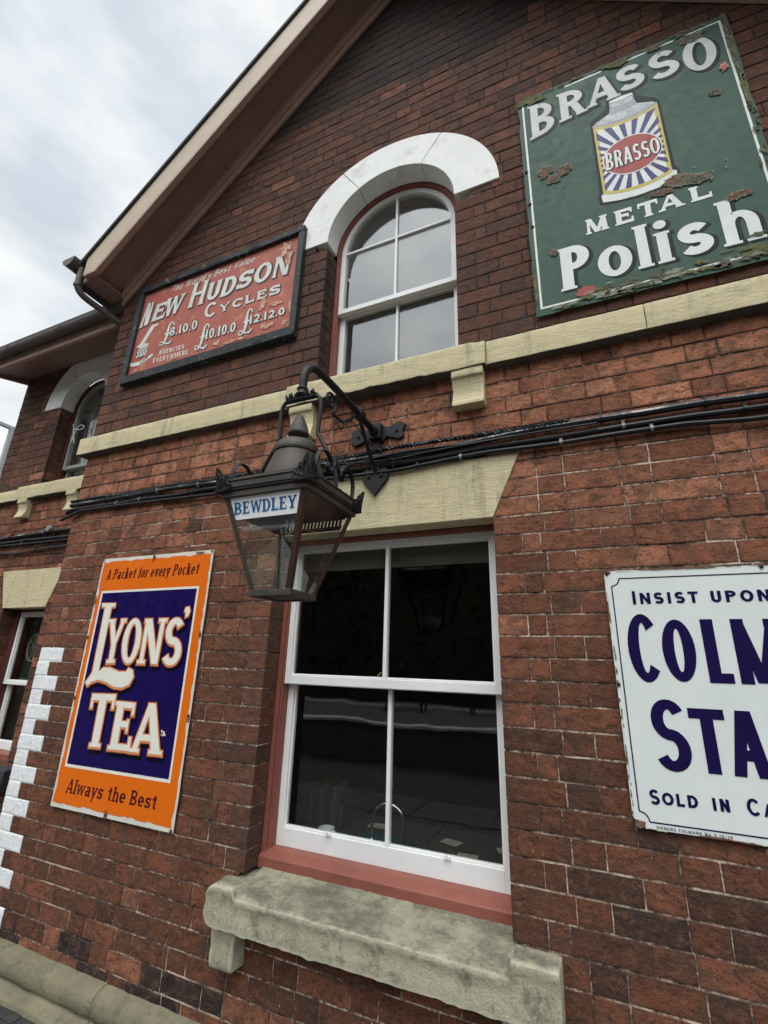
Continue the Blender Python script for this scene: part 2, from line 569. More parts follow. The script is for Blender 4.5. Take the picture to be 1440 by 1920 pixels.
        if smooth:
            me.set_sharp_from_angle(angle=math.radians(42))
        if kind:
            o['kind'] = kind
        return o


def thing(name, loc, label, cat, group=None):
    o = bpy.data.objects.new(name, None)
    C.objects.link(o)
    o.location = loc
    o.empty_display_size = 0.1
    o['label'] = label
    o['category'] = cat
    if group:
        o['group'] = group
    return o


def tag(o, label, cat, group=None):
    o['label'] = label
    o['category'] = cat
    if group:
        o['group'] = group
    return o


def smoothpath(pts, n=6):
    """Catmull-Rom through points"""
    P = [Vector(p) for p in pts]
    P = [P[0] * 2 - P[1]] + P + [P[-1] * 2 - P[-2]]
    out = []
    for i in range(1, len(P) - 2):
        a, b, c, d = P[i - 1:i + 3]
        for k in range(n):
            t = k / n
            out.append(0.5 * ((2 * b) + (c - a) * t + (2 * a - 5 * b + 4 * c - d) * t * t + (3 * b - a - 3 * c + d) * t ** 3))
    out.append(P[-2])
    return out


# ---------------------------------------------------------------- the ground
g = M()
g.add([(-300, -300, -1.05), (300, -300, -1.05), (300, 300, -1.05), (-300, 300, -1.05)], [(0, 1, 2, 3)])
g.build('ground', simple('ballast and cinders', (0.06, 0.055, 0.05, 1), (0.10, 0.09, 0.08, 1), 14, 0.95, 0.8, 30), kind='structure')
g = M()
for i in range(30):                                        # paving in rows, joints cut through
    for j in range(6):
        x0 = -12 + i * 0.9 + (j % 2) * 0.45
        y0 = -3.9 + j * 0.72
        if y0 > -0.4:
            continue
        dz = rnd.uniform(-0.004, 0.004)
        g.box(x0 + 0.006, x0 + 0.894, y0 + 0.006, y0 + 0.714, -0.08, -0.012 + dz)
g.build('pavement', simple('grey stone paving', (0.09, 0.087, 0.083, 1), (0.13, 0.124, 0.118, 1), 7, 0.8, 0.5, 40), kind='structure', bevel=0.006)
g = M()
for i in range(60):
    for j in range(4):
        x0, y0 = -12 + i * 0.232 + (j % 2) * 0.116, -0.295 + j * 0.115
        g.box(x0 + 0.003, x0 + 0.229, y0 + 0.003, y0 + 0.112, -0.08, -0.010 + rnd.uniform(-.003, .003))
g.build('pavement_edge', simple('blue black paving brick', (0.022, 0.021, 0.024, 1), (0.045, 0.042, 0.042, 1), 9, 0.7, 0.6, 40), kind='structure', bevel=0.004)
g = M()
g.box(-30, 30, -4.5, 0.6, -1.04, -0.07)
g.build('platform', simple('platform brickwork', (0.07, 0.05, 0.04, 1), (0.09, 0.07, 0.06, 1), 6, 0.9), kind='structure')
g = M()
g.box(-40, 40, -18, -11.0, -1.04, -0.02)
g.build('far_platform', simple('worn asphalt', (0.10, 0.10, 0.10, 1), (0.14, 0.138, 0.135, 1), 6, 0.9), kind='structure')
g = M()
for i in range(70):
    g.box(-40 + i * 1.15 + 0.01, -40 + (i + 1) * 1.15 - 0.01, -11.25, -10.85, -0.10, -0.012)
g.build('platform_coping', simple('pale coping stone', (0.78, 0.78, 0.76, 1), (0.62, 0.62, 0.60, 1), 4, 0.8), kind='structure', bevel=0.02)
g = M()
g.box(-40, 40, -15.9, -15.75, -0.02, 0.06)
g.build('kerb', simple('whitened kerb', (0.82, 0.82, 0.80, 1), (0.72, 0.72, 0.70, 1), 4, 0.8), kind='structure')
for k, y in enumerate((-5.6, -7.05)):
    g = M()
    g.box(-60, 60, y - 0.035, y + 0.035, -0.9, -0.76)
    g.build('rail', simple('rusty rail steel', (0.10, 0.055, 0.035, 1), (0.06, 0.04, 0.03, 1), 6, 0.6, metal=0.4), kind='structure')

# ---------------------------------------------------------------- brick laying
STR, HDR, QC = 0.2305, 0.118, 0.072
PITCH, Z0 = 0.0858, 2.235
JT, JH = 0.0040, 0.0068


def sequence(L, a, b):
    """widths of the bricks of one course of length L; a, b: 'S' or 'H' at its ends"""
    if L < 0.16:
        return [L]
    s = {'S': [STR], 'H': [HDR, QC]}[a]
    e = {'S': [STR], 'H': [QC, HDR]}[b]
    if L < 0.30:
        return [L * 0.64, L * 0.36] if a == 'S' else [L * 0.36, L * 0.64]
    best = None
    for k in range(0, 40):
        if a == 'S' and b == 'S':
            w = [STR] + [HDR, STR] * k
        elif a == 'S':
            w = [STR] + [HDR, STR] * k + e
        elif b == 'S':
            w = s + [STR, HDR] * k + [STR]
        else:
            w = s + [STR, HDR] * k + [STR] + e
        q = abs(math.log(sum(w) / L))
        if best is None or q < best[0]:
            best = (q, w)
    w = best[1]
    f = L / sum(w)
    return [q * f for q in w]


def lay(m, mort, x0, x1, zt, zb, tint, r, T=None, y=0.0, depth=0.11, ends=(0, 0), seq=None, flags=None, mlight=0.0):
    """one run of a course on the wall plane y; T maps (x,y,z)"""
    T = T or (lambda p: p)
    w = seq or sequence(x1 - x0, 'S', 'S')
    x = x0
    nb = len(w)
    for i, b in enumerate(w):
        xa, xb = x, x + b
        x = xb
        la = 0.0 if (i == 0 and ends[0]) else JT / 2
        lb = 0.0 if (i == nb - 1 and ends[1]) else JT / 2
        xa, xb = xa + la + r.uniform(-.001, .001) * (la > 0), xb - lb + r.uniform(-.001, .001) * (lb > 0)
        za, zc = zb + JH / 2, zt - JH / 2
        fy = y - r.uniform(0.0002, 0.0026)
        tl, tr = r.uniform(-.001, .001), r.uniform(-.001, .001)
        out = []
        nx = 5 if b > 0.15 else 3
        for j in range(nx + 1):
            out.append((xa + (xb - xa) * j / nx, za))
        out.append((xb, (za + zc) / 2))
        for j in range(nx + 1):
            out.append((xb - (xb - xa) * j / nx, zc))
        out.append((xa, (za + zc) / 2))
        n = len(out)
        cx, cz = (xa + xb) / 2, (za + zc) / 2
        vs = []
        cut = 0.0024
        ins = min(0.010, (xb - xa) * 0.2)
        base = tint(cx, cz, i, nb)
        cols = []
        for lv in range(4):
            for (px, pz) in out:
                if lv == 0:      # inner face: plain tint
                    dx = 0 if abs(px - cx) < (xb - xa) * 0.45 else (1 if px < cx else -1) * ins * r.uniform(0.7, 1.3)
                    dz = 0 if abs(pz - cz) < 1e-4 else (1 if pz < cz else -1) * ins * r.uniform(0.7, 1.3)
                    vs.append((px + dx, fy + (tl if px < cx else tr) - 0.0006, pz + dz))
                    cols.append(base)
                elif lv == 1:      # arris: rubbed, with edge shade painted into the tint
                    dx = (1 if px < cx else -1) * r.uniform(0.0008, cut)
                    dz = (1 if pz < cz else -1) * r.uniform(0.0006, cut)
                    if abs(px - cx) < (xb - xa) * 0.45:
                        dx = 0
                    elif abs(pz - cz) > 1e-4 and r.random() < 0.12:      # a knocked corner
                        dx *= 3
                        dz *= 2
                    if abs(pz - cz) < 1e-4:
                        dz = 0
                    vs.append((px + dx, fy + (tl if px < cx else tr), pz + dz))
                    cols.append((max(0, base[0] - r.uniform(0.02, 0.20)), base[1] + r.uniform(0.0, 0.35), base[2], 1))
                elif lv == 2:
                    vs.append((px + r.uniform(-.0016, .0016) * (la > 0 or px > cx) * (lb > 0 or px < cx), fy + 0.0028, pz + r.uniform(-.0014, .0014)))
                    cols.append((max(0, base[0] - r.uniform(0.05, 0.25)), base[1] + r.uniform(0.1, 0.45), base[2], 1))  # painted edge shade deepens towards the joint
                else:
                    vs.append((px, y + depth, pz))
                    cols.append(base)
        fs = [tuple(range(n))]
        for lv in range(3):
            for k in range(n):
                fs.append((lv * n + k, (lv + 1) * n + k, (lv + 1) * n + (k + 1) % n, lv * n + (k + 1) % n))
        m.add([T(v) for v in vs], fs)
        m.c[-len(cols):] = cols
    # the mortar bed behind the run
    my = y + 0.0016
    e0, e1 = (0.003 if ends[0] else 0), (0.003 if ends[1] else 0)
    wht = flags or 0
    mort.col = (mlight, 0, 0, 1)
    xs = x0 + e0
    if wht:
        mort.col = (mlight, 0, 1, 1)
        mort.add([T(v) for v in ((xs, my, zb), (wht, my, zb), (wht, my, zt), (xs, my, zt))], [(0, 1, 2, 3)])
        xs = wht
        mort.col = (mlight, 0, 0, 1)
    mort.add([T(v) for v in ((xs, my, zb), (x1 - e1, my, zb), (x1 - e1, my, zt), (xs, my, zt))], [(0, 1, 2, 3)])
    for en, xx in ((ends[0], x0 + e0), (ends[1], x1 - e1)):
        if en:
            mort.add([T(v) for v in ((xx, my, zb), (xx, y + depth + 0.02, zb), (xx, y + depth + 0.02, zt), (xx, my, zt))], [(0, 1, 2, 3)])


# main gable: geometry constants
XL, XR = -3.345, 1.49
AX = -0.93                                                  # gable axis
WX0, WX1 = -1.533, -0.364                                   # lower window
UX0, UX1, UC, UZ, UR = -1.368, -0.504, -0.936, 4.247, 0.432   # upper window
RK = lambda x: 7.40 + 0.9 * x if x < AX else 7.40 + 0.9 * (2 * AX - x)

gable = thing('station_building', (AX, 0, 0), 'red brick railway station gable with a white arched window above a tall sash window', 'building')
bm_, mo_ = M(), M()


def course_mean(z):
    """mean brick tint by height, paler and redder between the ledge and the lintel"""
    k = [(0.0, 0.50), (0.9, 0.45), (1.6, 0.52), (2.2, 0.66), (2.5, 0.84), (3.05, 0.86), (3.14, 0.44), (5.2, 0.42), (7.0, 0.34)]
    for (a, p), (b, q) in zip(k, k[1:]):
        if a <= z <= b:
            return p + (q - p) * (z - a) / (b - a)
    return 0.4


def main_tint(x, z, i, nb):
    v = rnd.gauss(course_mean(z), 0.095)
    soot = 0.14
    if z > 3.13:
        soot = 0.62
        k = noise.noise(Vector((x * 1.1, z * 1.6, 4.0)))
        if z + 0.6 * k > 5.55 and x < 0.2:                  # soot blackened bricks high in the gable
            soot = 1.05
    elif z > 2.55:
        soot = 0.05
    elif z < 0.30:
        v = 0.02 if rnd.random() < 0.4 else rnd.gauss(0.70, 0.15)
    q = rnd.random()
    if q < 0.045:
        v += 0.25
    elif q < 0.10:
        v -= 0.24
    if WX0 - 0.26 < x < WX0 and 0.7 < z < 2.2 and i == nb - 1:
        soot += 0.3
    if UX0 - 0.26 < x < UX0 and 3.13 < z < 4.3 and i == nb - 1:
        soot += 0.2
    return (max(0, min(1, v)), soot, 0, 1)


for n in range(-52, 26):
    zt = Z0 - PITCH * n
    zb = zt - PITCH
    zm = (zt + zb) / 2
    odd = n % 2
    # left and right ends of the course
    xl, xr = XL, XR
    if RK(XL) < zb - 0.08:
        xl = (zb - 0.06 - 7.40) / 0.9
        xr = 2 * AX - xl
        if xr - xl < 0.12:
            continue
    cutL = xl > XL + 1e-6
    runs = []
    k0 = 'S' if odd else 'H'
    if zb < Z0 - 1e-4 and zt > 0.70:                        # beside the lower window
        j = 'H' if odd else 'S'
        runs = [(xl, WX0, k0, j, 1), (WX1, xr, j, 'S', 2)]
    elif zt < 0.70 and zt > 0.54:                          # built in round the stone sill
        runs = [(xl, WX0 - 0.03, k0, 'S', 0), (WX1 + 0.03, xr, 'S', 'S', 0)]
    elif Z0 - 1e-4 <= zb < 2.53:
        runs = [(xl, WX0 + 0.02, k0, 'S', 0), (WX1 - 0.02, xr, 'S', 'S', 0)]
    elif 3.13 < zm < UZ + 0.002:
        j = 'S' if odd else 'H'
        runs = [(xl, UX0, k0, j, 1), (UX1, xr, j, 'S', 2)]
    elif UZ <= zm < UZ + UR + 0.10:
        dz = max(0, zb - UZ)
        hw = math.sqrt(max(0, (UR + 0.09) ** 2 - dz ** 2))
        runs = [(xl, UC - hw, k0, 'S', 0), (UC + hw, xr, 'H', 'S', 0)] if hw > 0.02 else [(xl, xr, k0, 'S', 0)]
    else:
        runs = [(xl, xr, k0, 'S', 0)]
    for (a, b, ka, kb, e) in runs:
        w = sequence(b - a, ka, kb)
        if cutL and a == xl:
            w = sequence(b - a + 0.2, rnd.choice('SH'), kb)
            while len(w) > 1 and w[0] < 0.2 and rnd.random() < .5:
                w = w[1:]
            f = (b - a) / sum(w)
            w = [q * f for q in w]
        white = None
        tint = main_tint
        if a == XL and n >= 7:                              # whitewashed corner bricks
            white = XL + w[0]
            tint = lambda x, z, i, nb: (0.5, 0, 1, 1) if i == 0 else main_tint(x, z, i, nb)
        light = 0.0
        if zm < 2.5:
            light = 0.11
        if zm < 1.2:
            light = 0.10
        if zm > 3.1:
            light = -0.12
        lay(bm_, mo_, a, b, zt, zb, tint, rnd, ends=(1 if (a == XL or e == 2) else 0, 1 if (b == XR or e == 1) else 0), seq=w, flags=white, mlight=light)
wall = bm_.build('brick_wall', BRICK, gable, tint=True)
mo_.build('mortar_joints', MORTAR, gable, tint=True)
# return walls at both ends of the gable
for X, sg, L in ((XL, 1, 0.47), (XR, -1, 2.4)):
    rb, rm = M(), M()
    for n in range(-27, 26):
        zt = Z0 - PITCH * n
        w = sequence(L - 0.11, 'H' if n % 2 else 'S', 'S')
        lay(rb, rm, 0.11, L, zt, zt - PITCH, main_tint, rnd, T=lambda p: (X + sg * p[1], p[0], p[2]), seq=w)
    rw_ = rb.build('return_wall', BRICK, gable, tint=True)
    rm.build('return_mortar', MORTAR, rw_, tint=True)

# ---- string course, window sill block and brackets of the gable
m = M()
sc = [(0.03, 3.002), (-0.055, 3.002), (-0.056, 3.010), (-0.055, 3.132), (-0.050, 3.139), (0.03, 3.150)]
for a, b in ((XL - 0.055, -2.46), (-2.457, -1.86), (-1.857, -1.527), (-0.352, 0.34), (0.343, 1.04), (1.043, XR + 0.055)):
    m = M()
    m.worn(sc, a, b, 0.04, 0.0018, 0.0025, seed=a)
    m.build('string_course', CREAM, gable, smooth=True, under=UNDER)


def chip(v):
    if v.z < 3.03 and v.y < 0 and -1.45 < v.x < -0.58:
        v.z += 0.022 * max(0, noise.noise(Vector((v.x * 7, 2, 3))) + 0.25) + 0.010 * noise.noise(Vector((v.x * 25, 5, 1)))
    if v.z > 3.10 and v.x > -0.42 and v.y < -0.02:
        v.z -= 0.006
    return v


m = M()
m.worn([(0.10, 3.0), (-0.074, 3.0), (-0.076, 3.010), (-0.076, 3.132), (-0.070, 3.141), (0.10, 3.165)], -1.524, -0.356, 0.022, 0.0028, 0.003, seed=4, fn=chip)
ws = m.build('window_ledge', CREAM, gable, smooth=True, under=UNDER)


def corbel(x0, x1, y, zt, h, mat, parent, name='corbel', seed=0):
    c = M()
    p = [(y + 0.02, zt), (y - 0.068, zt), (y - 0.070, zt - 0.042), (y - 0.056, zt - 0.047)]
    p += [(y - 0.056 + 0.013 * math.sin(k / 6 * PI), zt - 0.05 - (h - 0.075) * k / 6) for k in range(7)]
    p += [(y - 0.062, zt - h + 0.018), (y - 0.062, zt - h), (y + 0.02, zt - h)]
    c.worn(p, x0, x1, 0.02, 0.002, 0.003, seed=seed)
    return c.build(name, mat, parent, smooth=True)


corbel(-0.527, -0.372, 0, 3.0, 0.197, CREAM, gable, seed=1)
corbel(-1.497, -1.342, 0, 3.0, 0.205, CREAM, gable, seed=2)

# ---- flared lintel over the lower window
m = M()
m.prism([(WX0, Z0), (WX1, Z0), (WX1 + 0.132, 2.536), (WX0 - 0.132, 2.536)], -0.009, 0.105)
m.build('lintel', CREAM, gable, bevel=0.004)

# ---- white arch round the upper window
for a0, a1 in ((0.4, 58.8), (59.2, 119.8), (120.2, 179.6)):
    m = M()
    m.ring(UC, UZ + 0.006, 0, UR, a0, a1, -0.012, 0.118, 40, rx1=0.697, rz1=0.668)
    m.build('arch_stone', ARCHP, gable, bevel=0.003)
m = M()
m.ring(UC, UZ + 0.006, 0, UR + 0.004, 1, 179, -0.004, 0.115, 40, rx1=0.69, rz1=0.66)
m.build('arch_joint', simple('grey joint mortar', (0.16, 0.15, 0.13, 1), rough=0.9), gable)

# ---- stone plinth
m = M()
pf = [(0.04, 0.140), (-0.004, 0.138), (-0.040, 0.126), (-0.066, 0.104), (-0.076, 0.076), (-0.074, 0.050), (-0.064, 0.036), (-0.066, 0.026), (-0.128, 0.012), (-0.136, -0.05), (0.04, -0.05)]
x = XL - 0.06
for L in (1.155, 1.30, 1.25, 1.2, 0.2):
    m.worn(pf, x, min(x + L, XR + 0.05) - 0.003, 0.028, 0.0045, 0.004, seed=x)
    x += L
m.build('plinth', PLINTH, gable, smooth=True)


# ---- the big stone sill: one block, flat lugs built into the wall, sloping top between them
def sill_ring(x):
    L, Rr = -1.508, -0.357
    lug = 1.0 if (x < L or x > Rr) else 0.0
    if L <= x < L + 0.014:
        lug = 1 - (x - L) / 0.014
    if Rr - 0.006 < x <= Rr:
        lug = 1 - (Rr - x) / 0.006
    zl = 0.677 if x < -1 else 0.690
    zb = 0.521
    e = max(0.0, (-1.668 + 0.075 - x) / 0.075) if x < -1 else max(0.0, (x - (-0.205 - 0.014)) / 0.014)
    rnd_ = 1 - math.sqrt(max(0.0, 1 - e * e))
    zback = 0.706 + (zl - 0.706) * lug
    zfront = 0.641 + (zl - 0.647) * lug - rnd_ * (0.070 if x < -1 else 0.008)
    zback -= rnd_ * (0.045 if x < -1 else 0.004)
    zb += rnd_ * (0.050 if x < -1 else 0.006)
    yf = -0.101 + rnd_ * (0.030 if x < -1 else 0.006)
    P = []
    for k in range(9):
        t_ = k / 8
        P.append((0.12 + (yf + 0.004 - 0.12) * t_, zback + (zfront - zback) * t_ + 0.004 * math.sin(PI * t_) * (1 - lug)))
    P += [(yf - 0.002, zfront - 0.004), (yf - 0.004, zfront - 0.014)]
    for k in range(1, 8):
        P.append((yf - 0.003 + 0.004 * math.sin(k * 0.8), zfront - 0.014 + (zb - zfront + 0.018) * k / 7))
    P += [(yf + 0.004, zb)] + [(yf + 0.004 + (0.12 - yf) * k / 5, zb - 0.002) for k in range(1, 6)]
    out = []
    for y, z in P:
        v = Vector((x, y, z))
        w = noise.noise_vector(Vector((x * 8, y * 8, z * 8 + 3))) * 0.0028 + noise.noise_vector(Vector((x * 30, y * 30, z * 30))) * 0.0016
        if z < zb + 0.03 and y < 0:
            w.z += 0.006 * noise.noise(Vector((x * 22, 1, 1)))
        out.append(v + w)
    return out


xs_ = sorted(set([-1.668 + 0.009 * k for k in range(163)] + [-1.508, -1.5085, -1.494, -1.4935, -0.363, -0.3605, -0.357, -0.3568, -0.205, -0.2075, -0.211]))
m = M()
m.loft([sill_ring(x) for x in xs_ if x <= -0.2049])
m.build('stone_sill', SILL, gable, smooth=True)
for a, b in ((-1.615, -1.492), (-0.40, -0.28)):
    m = M()
    m.worn([(0.05, 0.515), (-0.078, 0.515), (-0.080, 0.40), (-0.072, 0.372), (0.05, 0.372)], a, b, 0.022, 0.005, 0.007, seed=a)
    m.build('sill_bracket', SILL, gable, smooth=True)


# ---- windows
def sash(parent, x0, x1, z0, z1, y0, y1, st, rt, rb, bars_x=(), bars_z=(), mat=WHITE, name='sash'):
    m = M()
    m.box(x0, x0 + st, y0, y1, z0, z1)
    m.box(x1 - st, x1, y0, y1, z0, z1)
    m.box(x0 + st, x1 - st, y0 + .001, y1 - .001, z0, z0 + rb)
    m.box(x0 + st, x1 - st, y0 + .001, y1 - .001, z1 - rt, z1)
    for b in bars_x:
        m.box(b - 0.0095, b + 0.0095, y0 + .004, y1 - .004, z0 + rb, z1 - rt)
    for b in bars_z:
        m.box(x0 + st, x1 - st, y0 + .006, y1 - .006, b - 0.0095, b + 0.0095)
    # glazing beads
    bd = 0.008
    m.box(x0 + st, x0 + st + bd, y0 + .012, y1 - .004, z0 + rb, z1 - rt)
    m.box(x1 - st - bd, x1 - st, y0 + .012, y1 - .004, z0 + rb, z1 - rt)
    m.box(x0 + st + bd, x1 - st - bd, y0 + .012, y1 - .004, z0 + rb, z0 + rb + bd)
    m.box(x0 + st + bd, x1 - st - bd, y0 + .012, y1 - .004, z1 - rt - bd, z1 - rt)
    return m.build(name, mat, parent, bevel=0.0025)


def pane(parent, pts, y, mat=None):
    m = M()
    m.prism(pts, y, y + 0.004)
    return m.build('pane', mat or GLASS, parent)


def rect(x0, x1, z0, z1):
    return [(x0, z0), (x1, z0), (x1, z1), (x0, z1)]


m = M()                                                     # red box frame of the lower window
for a, b in ((WX0 + 0.002, WX0 + 0.026), (WX1 - 0.012, WX1 - 0.002)):
    m.box(a, b, 0.106, 0.24, 0.70, Z0 - 0.001)
m.box(WX0 + 0.026, WX0 + 0.034, 0.118, 0.24, 0.70, Z0 - 0.001)
m.box(WX1 - 0.017, WX1 - 0.012, 0.118, 0.24, 0.70, Z0 - 0.001)
m.box(WX0 + 0.034, WX1 - 0.017, 0.110, 0.24, 2.212, Z0 - 0.001)
lw = m.build('tall_window', RED, gable, bevel=0.003)
m = M()
m.prism_x([(0.085, 0.688), (0.085, 0.734), (0.092, 0.739), (0.128, 0.757), (0.24, 0.763), (0.24, 0.688)], WX0 + 0.004, WX1 - 0.004)
m.build('sill_board', RED, lw, bevel=0.003)
a, b = WX0 + 0.034, WX1 - 0.017
sash(lw, a, b, 1.484, 2.211, 0.128, 0.168, 0.030, 0.034, 0.042, bars_x=[-0.937], name='upper_sash')
sash(lw, a, b, 0.758, 1.526, 0.172, 0.212, 0.034, 0.040, 0.078, bars_x=[-0.923], name='lower_sash')
pane(lw, rect(a + 0.031, -0.9465, 1.527, 2.176), 0.149)
pane(lw, rect(-0.9275, b - 0.031, 1.527, 2.176), 0.149)
pane(lw, rect(a + 0.035, -0.9325, 0.837, 1.485), 0.193)
pane(lw, rect(-0.9135, b - 0.035, 0.837, 1.485), 0.193)
m = M()
for xx in (-1.02, -0.965):                                   # brass sash fastener and two white lifts
    m.box(xx, xx + 0.03, 0.150, 0.166, 1.5265, 1.537)
m.tube([(-0.985, 0.158, 1.535), (-0.96, 0.150, 1.556)], 0.004, 8)
m.build('sash_fastener', simple('brass', (0.5, 0.36, 0.16, 1), rough=0.3, metal=0.9), lw)
for xx in (-1.225, -0.66):
    m = M()
    m.box(xx, xx + 0.012, 0.160, 0.1715, 0.836, 0.852)
    m.box(xx + 0.018, xx + 0.026, 0.160, 0.1715, 0.836, 0.848)
    m.build('sash_lift', CHINA, lw, bevel=0.002)


m = M()                                                     # roller blind, drawn up
m.box(WX0 + 0.04, WX1 - 0.03, 0.232, 0.236, 2.095, 2.23)
m.box(WX0 + 0.04, WX1 - 0.03, 0.228, 0.240, 2.083, 2.095)
m.build('blind', simple('olive grey blind', (0.17, 0.168, 0.135, 1), (0.14, 0.138, 0.11, 1), 3, 0.9), lw)


def archpts(x0, x1, zb, cz, r, cx, n=24, a0=0, a1=180):
    return [(x0, zb), (x1, zb)] + [(cx + r * math.cos(math.radians(a0 + (a1 - a0) * i / n)), cz + r * math.sin(math.radians(a0 + (a1 - a0) * i / n))) for i in range(n + 1)]


def arched_window(parent, name, cx, cz, R, zbot, zmeet, zbar, y, red, white, t=0.024, ws_=0.038, bars=True):
    m = M()
    m.ring(cx, cz, R - 0.001, R - t, 0, 180, y, y + 0.13, 36)
    m.box(cx - R + 0.001, cx - R + t, y, y + 0.13, zbot, cz)
    m.box(cx + R - t, cx + R - 0.001, y, y + 0.13, zbot, cz)
    m.ring(cx, cz, R - t - 0.0005, R - t - 0.008, 0, 180, y + 0.008, y + 0.03, 36)
    m.box(cx - R + t, cx - R + t + 0.008, y + 0.008, y + 0.03, zbot, cz)
    w = m.build(name, red, parent, bevel=0.002)
    m = M()
    ro = R - t - 0.001
    ri = ro - ws_
    ys = y + 0.014
    m.ring(cx, cz, ro, ri, 0, 180, ys, ys + 0.042, 36)
    m.box(cx - ro, cx - ri, ys, ys + 0.042, zmeet, cz)
    m.box(cx + ri, cx + ro, ys, ys + 0.042, zmeet, cz)
    m.box(cx - ri, cx + ri, ys + .001, ys + 0.041, zmeet, zmeet + 0.034)
    if bars:
        m.box(cx - 0.008, cx + 0.008, ys + 0.006, ys + 0.038, zmeet + 0.034, cz + ri)
    if zbar:
        m.box(cx - ri, cx - 0.008, ys + 0.007, ys + 0.037, zbar - 0.008, zbar + 0.008)
        m.box(cx + 0.008, cx + ri, ys + 0.007, ys + 0.037, zbar - 0.008, zbar + 0.008)
    m.build('upper_sash', white, w, bevel=0.002)
    y2 = ys + 0.045
    m = M()
    m.box(cx - ro, cx - ri, y2, y2 + 0.04, zbot, zmeet + 0.03)
    m.box(cx + ri, cx + ro, y2, y2 + 0.04, zbot, zmeet + 0.03)
    m.box(cx - ri, cx + ri, y2 + .001, y2 + .039, zbot, zbot + 0.075)
    m.box(cx - ri, cx + ri, y2 + .001, y2 + .039, zmeet, zmeet + 0.03)
    if bars:
        m.box(cx - 0.008, cx + 0.008, y2 + 0.006, y2 + 0.036, zbot + 0.075, zmeet)
    m.build('lower_sash', white, w, bevel=0.002)
    zb_ = zbar or cz
    for sgn in (-1, 1):
        x0, x1 = sorted((cx + sgn * 0.008, cx + sgn * ri))
        pane(w, rect(x0, x1, zmeet + 0.034, zb_ - 0.008), ys + 0.02, OLDGLASS)
        n = 16
        # top light: quarter circle
        al = math.asin(max(0, (zb_ + 0.008 - cz)) / ri)
        ab = math.acos(0.008 / ri)
        pts = [(cx + sgn * 0.008, zb_ + 0.008)] + [(cx + sgn * ri * math.cos(al + (ab - al) * i / n), cz + ri * math.sin(al + (ab - al) * i / n)) for i in range(n + 1)]
        pane(w, pts, ys + 0.02, OLDGLASS)
        pane(w, rect(x0, x1, zbot + 0.075, zmeet), y2 + 0.02, OLDGLASS)
    return w


arched_window(gable, 'arched_window', UC, UZ + 0.006, UR, 3.16, 3.768, 4.272, 0.120, RED, WHITE)
# ---- dark rooms behind the windows
m = M()
m.box(-3.0, 1.2, 3.6, 3.65, -0.05, 2.9)
m.box(-3.0, -2.95, 0.26, 3.6, -0.05, 2.9)
m.box(1.15, 1.2, 0.26, 3.6, -0.05, 2.9)
m.box(-2.95, 1.15, 0.26, 3.6, 2.85, 2.9)
m.box(-2.95, 1.15, 0.26, 3.6, -0.05, 0.0)
m.box(-2.95, WX0 - 0.002, 0.245, 0.259, 0.0, 2.85)
m.box(WX1 + 0.002, 1.15, 0.245, 0.259, 0.0, 2.85)
m.box(WX0 - 0.001, WX1 + 0.001, 0.245, 0.259, 0.0, 0.69)
m.box(WX0 - 0.001, WX1 + 0.001, 0.245, 0.259, Z0, 2.85)
m.box(-2.6, 0.8, 2.6, 3.6, 2.95, 5.0)
m.box(-2.0, 0.1, 0.255, 0.26, 2.95, 3.15)
for (a, b) in ((-2.0, UX0 - 0.01), (UX1 + 0.01, 0.1)):
    m.box(a, b, 0.25, 0.258, 3.15, 5.0)
    m.box(a if a < -1.5 else b - .01, (a + .01) if a < -1.5 else b, 0.26, 2.6, 2.95, 5.0)
m.ring(UC, UZ + 0.006, UR + 0.5, UR + 0.01, 0, 180, 0.26, 0.268, 30)
m.box(-2.0, 0.1, 0.27, 2.6, 4.95, 5.0)
m.box(-2.0, 0.1, 0.26, 2.6, 2.94, 2.949)
m.build('room_walls', DARKROOM, gable)

